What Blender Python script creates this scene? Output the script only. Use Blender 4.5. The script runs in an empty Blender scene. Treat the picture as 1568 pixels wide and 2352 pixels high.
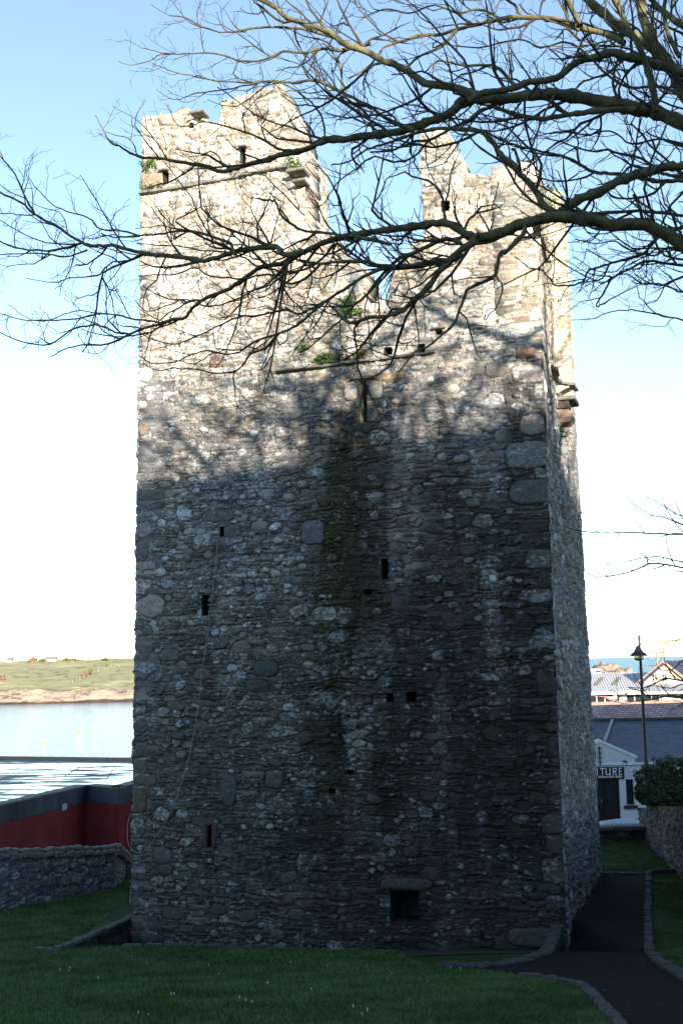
import bpy, bmesh, math, random
import numpy as np
from mathutils import Vector, Matrix
R = math.radians
sc = bpy.context.scene
COL = sc.collection
# ------------------------------------------------------------------ camera
F = 2600.0; CZ = 10.5; PITCH = math.atan(346 / F); ROLL = R(1.15)
camd = bpy.data.cameras.new('camera'); cam = bpy.data.objects.new('camera', camd); COL.objects.link(cam)
CR = Matrix.Rotation(R(90) + PITCH, 3, 'X') @ Matrix.Rotation(-ROLL, 3, 'Z')
cam.matrix_world = Matrix.Translation((0, 0, CZ)) @ CR.to_4x4()
camd.sensor_fit = 'VERTICAL'; camd.sensor_height = 24.0; camd.lens = 24.0 * F / 2352
camd.clip_start = 0.1; camd.clip_end = 60000
sc.camera = cam
# ------------------------------------------------------------------ world and sun
SUN_EL = R(10.0); SUN_AZ = R(17.0)          # azimuth: from straight behind the camera towards the right
w = bpy.data.worlds.new('World'); sc.world = w; w.use_nodes = True
nt = w.node_tree; nt.nodes.clear()
wo = nt.nodes.new('ShaderNodeOutputWorld'); bg = nt.nodes.new('ShaderNodeBackground'); sk = nt.nodes.new('ShaderNodeTexSky')
sk.sky_type = 'NISHITA'; sk.sun_disc = False; sk.sun_elevation = SUN_EL
sunv = Vector((math.sin(SUN_AZ) * math.cos(SUN_EL), -math.cos(SUN_AZ) * math.cos(SUN_EL), math.sin(SUN_EL)))
sk.sun_rotation = math.atan2(sunv.x, sunv.y)
sk.air_density = 0.85; sk.dust_density = 0.0; sk.ozone_density = 0.95
bg.inputs['Strength'].default_value = 0.15
nt.links.new(sk.outputs[0], bg.inputs[0]); nt.links.new(bg.outputs[0], wo.inputs[0])
sd = bpy.data.lights.new('sun', 'SUN'); so = bpy.data.objects.new('sun', sd); COL.objects.link(so)
sd.energy = 5.0; sd.angle = R(0.5); sd.color = (1.0, 0.865, 0.69)
so.rotation_euler = sunv.to_track_quat('Z', 'Y').to_euler()
sc.view_settings.view_transform = 'Standard'; sc.view_settings.look = 'None'
sc.view_settings.exposure = 1.4; sc.view_settings.gamma = 1.0
sc.render.film_transparent = False
# ------------------------------------------------------------------ picture geometry
def ray(x, y):
    return CR @ Vector(((x - 784) / F, -(y - 1176) / F, -1.0))
def at(x, y, Y):
    d = ray(x, y); return Vector((0, 0, CZ)) + d * (Y / d.y)
def on_plane(x, y, p, n):
    d = ray(x, y); o = Vector((0, 0, CZ)); return o + d * ((p - o).dot(n) / d.dot(n))
# ------------------------------------------------------------------ helpers
def tag(o, label=None, cat=None, group=None, kind=None):
    if label: o['label'] = label
    if cat: o['category'] = cat
    if group: o['group'] = group
    if kind: o['kind'] = kind
    return o
def empty(name, loc, label, cat, group=None, rz=0):
    o = bpy.data.objects.new(name, None); COL.objects.link(o); o.location = loc; o.rotation_euler.z = rz
    o.empty_display_size = 0.2
    return tag(o, label, cat, group)
def link(name, me, m, parent=None):
    o = bpy.data.objects.new(name, me); COL.objects.link(o)
    if m is not None and not me.materials: me.materials.append(m)
    if parent is not None:
        o.parent = parent
        o.matrix_parent_inverse = parent_matrix(parent).inverted()
    return o
def parent_matrix(p):
    m = Matrix.Translation(p.location) @ p.rotation_euler.to_matrix().to_4x4()
    if p.parent: m = parent_matrix(p.parent) @ p.matrix_parent_inverse @ m
    return m
class MB:
    def __init__(s): s.v = []; s.f = []
    def add(s, vs, fs):
        b = len(s.v); s.v += [tuple(v) for v in vs]; s.f += [tuple(i + b for i in f) for f in fs]; return s
    def box(s, c, d, rz=0, bev=0, M=None):
        hx, hy, hz = d[0] / 2, d[1] / 2, d[2] / 2
        m = M or (Matrix.Translation(c) @ Matrix.Rotation(rz, 4, 'Z'))
        if bev:
            vs = []
            b = bev
            for z, i in ((-hz, b), (-hz + b, 0), (hz - b, 0), (hz, b)):
                for x, y in ((-hx + i, -hy + b), (-hx + b, -hy + i), (hx - b, -hy + i), (hx - i, -hy + b), (hx - i, hy - b), (hx - b, hy - i), (-hx + b, hy - i), (-hx + i, hy - b)):
                    vs.append(m @ Vector((x, y, z)))
            fs = [tuple(range(7, -1, -1)), tuple(range(24, 32))]
            for k in range(3):
                for j in range(8): fs.append((k * 8 + j, k * 8 + (j + 1) % 8, k * 8 + 8 + (j + 1) % 8, k * 8 + 8 + j))
            return s.add(vs, fs)
        vs = [m @ Vector((x, y, z)) for z in (-hz, hz) for x, y in ((-hx, -hy), (hx, -hy), (hx, hy), (-hx, hy))]
        return s.add(vs, [(3, 2, 1, 0), (4, 5, 6, 7), (0, 1, 5, 4), (1, 2, 6, 5), (2, 3, 7, 6), (3, 0, 4, 7)])
    def quad(s, a, b, c, d): return s.add([a, b, c, d], [(0, 1, 2, 3)])
    def poly(s, pts): return s.add(pts, [tuple(range(len(pts)))])
    def prism(s, pts, off):
        n = len(pts); off = Vector(off)
        vs = [Vector(p) for p in pts] + [Vector(p) + off for p in pts]
        fs = [tuple(range(n)), tuple(range(2 * n - 1, n - 1, -1))] + [((i + 1) % n, i, i + n, (i + 1) % n + n) for i in range(n)]
        return s.add(vs, fs)
    def tube(s, pts, rs, n=6, cap=True):
        pts = [Vector(p) for p in pts]
        if not isinstance(rs, (list, tuple)): rs = [rs] * len(pts)
        t0 = (pts[1] - pts[0]).normalized()
        a = t0.cross(Vector((0.13, 0.27, 0.95)));
        if a.length < 1e-3: a = t0.cross(Vector((1, 0, 0)))
        a.normalize(); vs = []
        for i, p in enumerate(pts):
            t = (pts[min(i + 1, len(pts) - 1)] - pts[max(i - 1, 0)])
            t = t.normalized() if t.length > 1e-9 else t0
            a = (a - t * a.dot(t)); a = a.normalized() if a.length > 1e-6 else t.orthogonal().normalized()
            b = t.cross(a)
            for k in range(n):
                an = 2 * math.pi * k / n
                vs.append(p + (a * math.cos(an) + b * math.sin(an)) * rs[i])
        fs = []
        for i in range(len(pts) - 1):
            for k in range(n):
                k2 = (k + 1) % n; fs.append((i * n + k, i * n + k2, (i + 1) * n + k2, (i + 1) * n + k))
        if cap: fs += [tuple(range(n - 1, -1, -1)), tuple(range((len(pts) - 1) * n, len(pts) * n))]
        return s.add(vs, fs)
    def lathe(s, c, prof, n=16):
        vs = []
        for r, z in prof:
            for k in range(n):
                a = 2 * math.pi * k / n; vs.append((c[0] + r * math.cos(a), c[1] + r * math.sin(a), c[2] + z))
        fs = []
        for i in range(len(prof) - 1):
            for k in range(n):
                k2 = (k + 1) % n; fs.append((i * n + k, i * n + k2, (i + 1) * n + k2, (i + 1) * n + k))
        fs += [tuple(range(n - 1, -1, -1)), tuple(range((len(prof) - 1) * n, len(prof) * n))]
        return s.add(vs, fs)
    def build(s, name, m, parent=None, smooth=False):
        me = bpy.data.meshes.new(name); me.from_pydata(s.v, [], s.f); me.update()
        if smooth: me.shade_smooth()
        return link(name, me, m, parent)
def np_mesh(name, V, Fq, m, parent=None, smooth=True, col=None, tri=False):
    k = 3 if tri else 4
    me = bpy.data.meshes.new(name)
    me.vertices.add(len(V)); me.vertices.foreach_set('co', V.astype(np.float32).ravel())
    me.loops.add(len(Fq) * k); me.polygons.add(len(Fq))
    me.loops.foreach_set('vertex_index', Fq.astype(np.int32).ravel())
    me.polygons.foreach_set('loop_start', np.arange(0, len(Fq) * k, k, dtype=np.int32))
    if col is not None:
        a = me.color_attributes.new('stone', 'FLOAT_COLOR', 'POINT'); a.data.foreach_set('color', col.astype(np.float32).ravel())
    me.update(calc_edges=True)
    if smooth: me.shade_smooth()
    return link(name, me, m, parent)
# ------------------------------------------------------------------ noise
def vnoise(U, V, sc_, seed, sv=None):
    sv = sv or sc_
    r = np.random.RandomState(seed); G = r.rand(257, 257)
    x = U / sc_ + 31.7; y = V / sv + 17.3
    xi = np.floor(x).astype(int); yi = np.floor(y).astype(int); fx = x - xi; fy = y - yi
    fx = fx * fx * (3 - 2 * fx); fy = fy * fy * (3 - 2 * fy)
    a = G[xi % 256, yi % 256]; b = G[(xi + 1) % 256, yi % 256]; c = G[xi % 256, (yi + 1) % 256]; d = G[(xi + 1) % 256, (yi + 1) % 256]
    return (a * (1 - fx) + b * fx) * (1 - fy) + (c * (1 - fx) + d * fx) * fy
def fnoise(U, V, sc_, seed, o=3, sv=None):
    t = 0; a = 1; n = 0; sv = sv or sc_
    for k in range(o):
        t = t + a * vnoise(U, V, sc_ / 2 ** k, seed + k * 7, sv / 2 ** k); n += a; a *= 0.5
    return t / n
def inpoly(X, Y, P):
    c = np.zeros(X.shape, bool); n = len(P)
    for i in range(n):
        x1, y1 = P[i]; x2, y2 = P[(i + 1) % n]
        if y1 == y2: continue
        m = ((y1 > Y) != (y2 > Y)) & (X < (x2 - x1) * (Y - y1) / (y2 - y1) + x1)
        c ^= m
    return c
# ------------------------------------------------------------------ materials
def mat(name, col, rough=0.8, spec=0.3, metal=0.0):
    m = bpy.data.materials.new(name); m.use_nodes = True
    b = m.node_tree.nodes['Principled BSDF']
    b.inputs['Base Color'].default_value = (*col, 1); b.inputs['Roughness'].default_value = rough
    b.inputs['Specular IOR Level'].default_value = spec; b.inputs['Metallic'].default_value = metal
    return m
class NT:
    def __init__(s, m): s.m = m; s.t = m.node_tree; s.b = s.t.nodes['Principled BSDF']
    def n(s, typ, **k):
        x = s.t.nodes.new(typ)
        for a, v in k.items(): setattr(x, a, v)
        return x
    def l(s, a, b): s.t.links.new(a, b)
    def coord(s, sc_=(1, 1, 1), kind='Object'):
        c = s.n('ShaderNodeTexCoord'); mp = s.n('ShaderNodeMapping'); mp.inputs['Scale'].default_value = sc_
        s.l(c.outputs[kind], mp.inputs[0]); return mp.outputs[0]
    def noise(s, vec, scale, det=4, rough=0.6):
        x = s.n('ShaderNodeTexNoise'); x.inputs['Scale'].default_value = scale; x.inputs['Detail'].default_value = det
        x.inputs['Roughness'].default_value = rough; s.l(vec, x.inputs['Vector']); return x.outputs['Fac']
    def ramp(s, fac, stops):
        x = s.n('ShaderNodeValToRGB'); cr = x.color_ramp
        while len(cr.elements) < len(stops): cr.elements.new(0.5)
        for e, (p, c) in zip(cr.elements, stops):
            e.position = p; e.color = (*c, 1) if len(c) == 3 else c
        s.l(fac, x.inputs[0]); return x.outputs[0]
    def mix(s, f, a, b, mode='MIX'):
        x = s.n('ShaderNodeMix', data_type='RGBA', blend_type=mode)
        for i, v in ((0, f), (6, a), (7, b)):
            if hasattr(v, 'links'): s.l(v, x.inputs[i])
            elif i == 0: x.inputs[0].default_value = v
            else: x.inputs[i].default_value = (*v, 1)
        return x.outputs[2]
    def math(s, op, a, b=0.0):
        x = s.n('ShaderNodeMath', operation=op)
        for i, v in ((0, a), (1, b)):
            if hasattr(v, 'links'): s.l(v, x.inputs[i])
            else: x.inputs[i].default_value = v
        return x.outputs[0]
    def bump(s, h, st=0.5, dist=0.02):
        x = s.n('ShaderNodeBump'); x.inputs['Strength'].default_value = st; x.inputs['Distance'].default_value = dist
        s.l(h, x.inputs['Height']); s.l(x.outputs[0], s.b.inputs['Normal'])
    def base(s, c): s.l(c, s.b.inputs['Base Color'])
def noisy(name, c1, c2, scale=4, rough=0.85, bump=0.0, dist=0.01, spec=0.25, sc_=(1, 1, 1), det=6, lo=0.35, hi=0.65):
    m = mat(name, c1, rough, spec); t = NT(m); v = t.coord(sc_)
    f = t.noise(v, scale, det); t.base(t.ramp(f, [(lo, c1), (hi, c2)]))
    if bump: t.bump(t.noise(v, scale * 3, 5), bump, dist)
    return m
M = {}
def stone_mat():
    m = mat('rubble_stone', (0.2, 0.2, 0.18), 0.9, 0.2); t = NT(m)
    at_ = t.n('ShaderNodeAttribute', attribute_name='stone')
    v = t.coord()
    g = t.noise(v, 30, 6, 0.7); var = t.ramp(g, [(0.25, (0.5, 0.5, 0.5)), (0.75, (1.42, 1.4, 1.36))])
    c = t.mix(1.0, at_.outputs['Color'], var, 'MULTIPLY')
    # crusty pale lichen: fine ragged speckles where the stone carries it
    l1 = t.noise(v, 26, 10, 0.85); l2 = t.noise(v, 7, 4, 0.6)
    at_lc = t.mix(1.0, at_.outputs['Color'], (2.55, 2.65, 2.75), 'MULTIPLY')
    s = t.math('ADD', t.math('ADD', l1, t.math('MULTIPLY', l2, 0.35)), t.math('MULTIPLY', at_.outputs['Alpha'], 0.30))
    s = t.math('MULTIPLY', t.math('SUBTRACT', s, 0.79), 9.0)
    cl = t.n('ShaderNodeClamp'); t.l(s, cl.inputs[0])
    c = t.mix(t.math('MULTIPLY', cl.outputs[0], 0.8), c, at_lc)
    t.base(c)
    h = t.math('ADD', t.math('MULTIPLY', g, 0.6), t.noise(v, 90, 4))
    t.bump(h, 0.75, 0.014)
    return m
M['stone'] = stone_mat()
M['dark'] = noisy('dark_recess', (0.03, 0.03, 0.028), (0.06, 0.058, 0.05), 8, bump=0.4)  # near-black, so the shade inside openings is in the colour
M['reveal'] = noisy('reveal_stone', (0.16, 0.15, 0.10), (0.28, 0.26, 0.18), 9, bump=0.5, dist=0.02)
M['sandstone'] = noisy('sandstone', (0.24, 0.17, 0.14), (0.34, 0.26, 0.22), 9, bump=0.4)
M['slab'] = noisy('slate_slab', (0.10, 0.10, 0.095), (0.22, 0.21, 0.18), 12, bump=0.5)
M['kerbstone'] = noisy('kerb_stone', (0.03, 0.03, 0.032), (0.07, 0.07, 0.072), 9, bump=.4)
def bark():
    m = mat('bark', (0.12, 0.1, 0.05), 0.9, 0.15); t = NT(m); v = t.coord()
    f = t.noise(v, 7, 6, 0.7); c = t.ramp(f, [(0.3, (0.04, 0.035, 0.022)), (0.5, (0.115, 0.105, 0.058)), (0.72, (0.21, 0.195, 0.11))])
    l = t.noise(v, 40, 5, 0.7); k = t.ramp(l, [(0.55, (0, 0, 0)), (0.66, (1, 1, 1))])
    c = t.mix(t.math('MULTIPLY', k, 0.4), c, (0.30, 0.29, 0.22)); t.base(c)
    t.bump(t.noise(v, 30, 6), 0.6, 0.012); return m
M['bark'] = bark()
M['twig'] = noisy('twig_bark', (0.05, 0.042, 0.032), (0.10, 0.085, 0.06), 10)
def grassmat(name, a, b, c, s1=1.2):
    m = mat(name, a, 0.9, 0.1); t = NT(m); v = t.coord()
    f = t.noise(v, s1, 5, 0.65); g = t.noise(v, 45, 4, 0.8)
    x = t.ramp(f, [(0.3, a), (0.55, b), (0.75, c)])
    y = t.ramp(g, [(0.3, (0.45, 0.45, 0.45)), (0.7, (1.5, 1.5, 1.4))])
    t.base(t.mix(1, x, y, 'MULTIPLY')); t.bump(t.noise(v, 60, 4, 0.8), 0.9, 0.03); return m
M['lawn'] = grassmat('lawn', (0.018, 0.044, 0.011), (0.025, 0.060, 0.014), (0.036, 0.078, 0.020))
M['blade'] = noisy('grass_blade', (0.04, 0.095, 0.02), (0.10, 0.17, 0.05), 1.1, 0.75, det=10, lo=.38, hi=.6)
M['asphalt'] = noisy('asphalt', (0.009, 0.009, 0.011), (0.022, 0.022, 0.025), 40, 1.0, 0.5, 0.006, 0.04, lo=0.4, hi=0.7)
M['daisy'] = mat('daisy', (0.8, 0.8, 0.76))
M['iron'] = mat('black_iron', (0.012, 0.012, 0.013), 0.45, 0.5)
M['glass'] = mat('dark_glass', (0.02, 0.025, 0.03), 0.08, 0.6)
M['white'] = noisy('white_render', (0.44, 0.44, 0.48), (0.52, 0.52, 0.55), 3, 0.85, 0.15)
M['cream'] = noisy('cream_render', (0.62, 0.47, 0.38), (0.72, 0.57, 0.47), 2, 0.85)
M['trim'] = noisy('trim_paint', (0.5, 0.5, 0.52), (0.62, 0.62, 0.63), 5, 0.7)
M['wood'] = noisy('dark_wood', (0.012, 0.004, 0.005), (0.02, 0.007, 0.008), 14, 0.5, sc_=(6, 6, 1))
M['redwall'] = noisy('red_wall_paint', (0.15, 0.020, 0.024), (0.25, 0.034, 0.040), 1.6, 0.85, 0.3, sc_=(1, 1, .35), det=9, lo=.3, hi=.6)
M['greyband'] = noisy('grey_band', (0.038, 0.045, 0.065), (0.085, 0.095, 0.125), 1.8, 0.85, 0.3, sc_=(1, 1, .3), det=9, lo=.3, hi=.62)
M['plaster_sign'] = mat('sign_black', (0.008, 0.008, 0.010), 0.4, 0.4)
M['letter'] = mat('sign_letter', (0.8, 0.8, 0.8), 0.6)
M['cable'] = mat('cable', (0.22, 0.22, 0.23), 0.6)
M['cable_dark'] = mat('cable_dark', (0.03, 0.03, 0.03), 0.6)
M['leaf'] = noisy('leaf_green', (0.035, 0.085, 0.012), (0.10, 0.18, 0.03), 6)
M['hedge'] = noisy('hedge_leaf', (0.03, 0.05, 0.025), (0.085, 0.115, 0.06), 3)
M['carpaint'] = mat('car_paint', (0.16, 0.19, 0.27), 0.5, 0.25)
M['tyre'] = mat('tyre', (0.02, 0.02, 0.02), 0.8)
M['buoy'] = mat('buoy_yellow', (0.75, 0.6, 0.12), 0.5)
M['pale'] = mat('pale_post', (0.26, 0.235, 0.18), 0.8)
M['bird'] = noisy('feather', (0.12, 0.09, 0.085), (0.2, 0.17, 0.16), 20)

# ------------------------------------------------------------------ terrain
def sstep(a, b, x): t = np.clip((x - a) / (b - a), 0, 1); return t * t * (3 - 2 * t)
def ground(x, y, trench=True):
    x = np.asarray(x, float); y = np.asarray(y, float)
    zi = lambda yy: np.interp(yy, [-140, -60, -20, -6, 0, 6, 12, 19.5, 22, 28, 31, 37, 38.2, 42, 60, 120, 320],
                  [0.5, 0.5, -1.0, -1.55, -1.62, -2.5, -3.5, -4.80, -5.06, -5.38, -5.45, -5.6, -5.75, -8.1, -8.3, -9.0, -9.3])
    z = (zi(y - 1.2) + zi(y - .4) + zi(y + .4) + zi(y + 1.2)) / 4 * (1 - sstep(35, 37, y)) + zi(y) * sstep(35, 37, y)
    # sunken strip in front of and left of the tower
    xf = x * 0.954 - (y - 22) * 0.30 ; yf = x * 0.30 + (y - 22) * 0.954   # along and behind the front face
    dip = sstep(-5.12, -4.98, x - 0.09 * (y - 20.6)) * sstep(20.72, 20.95, y + 0.03 * x) * (1 - sstep(2.5, 3.5, yf)) * (1 - sstep(-1.5, 2.5, x))
    z = z - 0.12 * sstep(21, 25, y) * (1 - sstep(-4, -1, x))
    dip2 = sstep(-1.5, -1.2, yf + .25) * (1 - sstep(2.5, 3.5, yf)) * sstep(-1.5, .5, x) * (1 - sstep(4.1, 4.7, x + .1 * (y - 21)))
    if trench: z = z - 1.25 * dip - .38 * dip2 * (1 - dip)
    # gentle crest of the near lawn
    z = z + 0.07 * np.exp(-((y - 20.2) / 1.0) ** 2) * np.exp(-((x + 3.2) / 1.2) ** 2)
    z = z + 0.06 * (fnoise(x, y, 3.0, 5, 2) - 0.5) * sstep(3, 8, y)
    # shore: land stops left of the quay
    sea = sstep(48, 53, y) * (1 - sstep(-6, -1, x - 0.10 * y))
    z = z * (1 - sea) + (-14.0) * sea
    sea2 = sstep(330, 350, y); z = z * (1 - sea2) - 14 * sea2
    return z + CZ
def axis(fine0, fine1, step, lo, hi):
    a = list(np.arange(fine0, fine1, step)); s = step; p = fine0
    while p > lo: s *= 1.25; p -= s; a.insert(0, p)
    s = step; p = fine1
    while p < hi: a.append(p); s *= 1.25; p += s
    a.append(hi); return np.array(a)
def sheet(name, xs, ys, zf, m, maskf=None, off=0.0, smooth=True):
    X, Y = np.meshgrid(xs, ys); Z = zf(X, Y) + off
    V = np.stack([X, Y, Z], -1).reshape(-1, 3); nx = len(xs)
    I = np.arange((len(ys) - 1) * nx).reshape(-1, nx)[:, :-1]
    Q = np.stack([I, I + 1, I + nx + 1, I + nx], -1)
    if maskf is not None:
        cx = (xs[:-1] + xs[1:]) / 2; cy = (ys[:-1] + ys[1:]) / 2; CX, CY = np.meshgrid(cx, cy)
        Q = Q[maskf(CX, CY)]
    Q = Q.reshape(-1, 4); u, inv = np.unique(Q, return_inverse=True)
    return np_mesh(name, V[u], inv.reshape(-1, 4), m, smooth=smooth)
tag(sheet('ground', axis(-15, 12, 0.15, -160, 420), axis(9, 40, 0.15, -140, 345), ground, M['lawn']), kind='structure')
def ghit(x, y, off=0.0):
    d = ray(x, y); t = 4.0
    while t < 120:
        p = Vector((0, 0, CZ)) + d * t
        if p.z < float(ground(p.x, p.y)) + off: break
        t += 0.05
    return p
# path
PATH = [(1190, 2240), (1330, 2262), (1372, 2300), (1420, 2352), (1460, 2430), (1500, 2600), (1900, 2600), (1620, 2290), (1566, 2246), (1508, 2212), (1491, 2186),
        (1487, 2100), (1488, 2012), (1370, 2012), (1320, 2085), (1290, 2150), (1255, 2195), (1190, 2216), (1080, 2226)]
PW = [ghit(*p) for p in PATH]
pp = [(p.x, p.y) for p in PW]
m_ = M['asphalt']; t_ = NT(m_); v_ = t_.coord(); bc = m_.node_tree.nodes['Principled BSDF'].inputs['Base Color'].links[0].from_socket
gp_ = t_.ramp(t_.noise(v_, 1.6, 8, .75), [(.60, (0, 0, 0)), (.70, (.75, .75, .75))]); gr_ = t_.ramp(t_.noise(v_, 110, 2, .5), [(.66, (0, 0, 0)), (.72, (1, 1, 1))])
t_.base(t_.mix(t_.math('MULTIPLY', gr_, .7), t_.mix(gp_, bc, (.022, .034, .012)), (.07, .07, .075)))
tag(sheet('path', np.arange(1, 12, 0.06), np.arange(5, 31, 0.06), ground, M['asphalt'], lambda a, b: inpoly(a, b, pp), 0.015), kind='structure')
SW = [ghit(*p) for p in [(1080, 2226), (1190, 2216), (1250, 2196), (1284, 2164), (1303, 2128)]]; SW.insert(0, ghit(985, 2219)); sp2 = [(p.x, p.y) for p in SW] + [(4.0, 24), (-2.5, 25.5), (-2.5, 22.4), (.5, 21.6)]
tag(sheet('bare_soil', np.arange(-3, 5, .06), np.arange(19, 26, .06), ground, noisy('soil', (.016, .014, .011), (.035, .03, .024), 14, bump=.6, dist=.02), lambda a, b: inpoly(a, b, sp2), .012), kind='structure')
def stone_row(name, pts, w, h, ln, rise, seed, label=None):
    """a kerb of roughly squared stones set along a line on the ground"""
    rnd = random.Random(seed); mb = MB(); W = [Vector((*p[1:], 0)) if p[0] == 'w' else ghit(*p) for p in pts]
    for a, b in zip(W[:-1], W[1:]):
        d = Vector((b.x - a.x, b.y - a.y, 0)); L = d.length; d.normalize(); t = 0
        while t < L:
            l = ln * rnd.uniform(0.7, 1.4); c = a + d * (t + l / 2); ww = w * rnd.uniform(0.85, 1.12); hh = h * rnd.uniform(0.85, 1.15)
            z = float(ground(c.x, c.y, False)) + rise * rnd.uniform(0.7, 1.2) - hh / 2
            mb.box((c.x + rnd.uniform(-.01, .01), c.y + rnd.uniform(-.01, .01), z), (l * 0.93, ww, hh), math.atan2(d.y, d.x) + rnd.uniform(-.07, .07), bev=min(l, ww, hh) * 0.16)
            t += l
    o = mb.build(name, M['kerbstone']); tag(o, kind='structure'); return o
stone_row('kerb', [(1490, 2008), (1487, 2100), (1491, 2186), (1508, 2212), (1566, 2246), (1620, 2290)], 0.15, 0.3, 0.12, 0.08, 3)
stone_row('kerb', [(1195, 2241), (1330, 2262), (1372, 2300), (1420, 2352), (1460, 2430)], 0.12, 0.3, 0.13, 0.05, 4)
stone_row('kerb', [(1010, 2222), (1100, 2224), (1190, 2214), (1252, 2193), (1285, 2160), (1302, 2128)], 0.22, 0.3, 0.13, 0.06, 5)
stone_row('kerb', [('w', -4.0, 20.78), ('w', -3.1, 20.66), ('w', -2.3, 20.66), ('w', -1.4, 20.7)], 0.14, 0.3, 0.3, 0.05, 6)
stone_row('kerb', [('w', -5.6, 20.9), ('w', -5.15, 20.6), ('w', -5.05, 21.5), ('w', -4.92, 23.2), ('w', -4.72, 25.6)], 0.2, 0.4, 0.34, 0.06, 7)
stone_row('kerb', [(1376, 2009), (1430, 2009), (1490, 2009)], 0.12, 0.25, 0.5, 0.06, 8)
stone_row('kerb', [(1492, 2007), (1600, 2007)], 0.1, 0.25, 0.8, 0.1, 9)

# grass: short blades over the near lawn
def blades(n, seed):
    r = np.random.RandomState(seed); y = 9.5 + 14 * r.rand(n) ** 1.35; x = (r.rand(n) * 2 - 1) * (y * .335 + .4)
    m = ~inpoly(x, y, pp); x = x[m]; y = y[m]
    yf = (x - 4.35) * 0.30 + (y - 22) * 0.954; m = ((yf < -.1) | (x < -5.2) | (x > 6.6)) & ~inpoly(x, y, sp2); x = x[m]; y = y[m]
    z = ground(x, y); patch = fnoise(x, y, .8, 91, 3); h = (0.018 + 0.034 * r.rand(len(x))) * (0.5 + patch); a = r.rand(len(x)) * 6.28; w_ = 0.0045 + .003 * r.rand(len(x)); l = h * .7
    p = np.stack([x, y, z], -1); e = np.stack([np.cos(a) * w_, np.sin(a) * w_, 0 * a], -1); b = r.rand(len(x)) * 6.28; tp = np.stack([np.cos(b) * l, np.sin(b) * l, h], -1)
    V = np.stack([p - e, p + e, p + tp], 1).reshape(-1, 3); F_ = np.arange(len(V)).reshape(-1, 3); return V, F_
V, F_ = blades(230000, 3)
def blades2(n, x0, x1, y0, y1, seed):
    r = np.random.RandomState(seed); x = x0 + (x1 - x0) * r.rand(n); y = y0 + (y1 - y0) * r.rand(n); m = ~inpoly(x, y, pp); x = x[m]; y = y[m]; z = ground(x, y)
    h = 0.02 + 0.035 * r.rand(len(x)); a = r.rand(len(x)) * 6.28; p = np.stack([x, y, z], -1); e = np.stack([np.cos(a), np.sin(a), 0 * a], -1) * .009; b = r.rand(len(x)) * 6.28; tp = np.stack([np.cos(b) * h * .7, np.sin(b) * h * .7, h], -1)
    return np.stack([p - e, p + e, p + tp], 1).reshape(-1, 3)
V = np.concatenate([V, blades2(75000, -12, -5.25, 20.5, 30, 4), blades2(40000, 6.35, 9.5, 15, 28, 5), blades2(45000, 5.5, 11, 28.6, 37, 6)]); F_ = np.arange(len(V)).reshape(-1, 3)
tag(np_mesh('grass', V, F_, M['blade'], smooth=False, tri=True), 'short green lawn grass in front of the tower', 'grass', kind='stuff')
r = random.Random(8); mb = MB()
for (x, y) in [(232, 2250), (500, 2236), (470, 2222), (395, 2290), (700, 2278), (760, 2222), (1050, 2204 + 30), (610, 2262), (830, 2330), (560, 2310), (330, 2330), (148, 2236), (905, 2240), (655, 2215)]:
    p = ghit(x, y); 
    if p.y < 20.5:
        for k in range(r.randint(1, 3)): mb.lathe((p.x + r.uniform(-.1, .1), p.y + r.uniform(-.2, .2), float(ground(p.x, p.y)) + .045), [(.003, -.03), (.006, 0), (.008, .002), (.003, .004)], 7)
tag(mb.build('daisies', M['daisy']), 'scattered white daisies in the lawn', 'daisies', kind='stuff')
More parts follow.
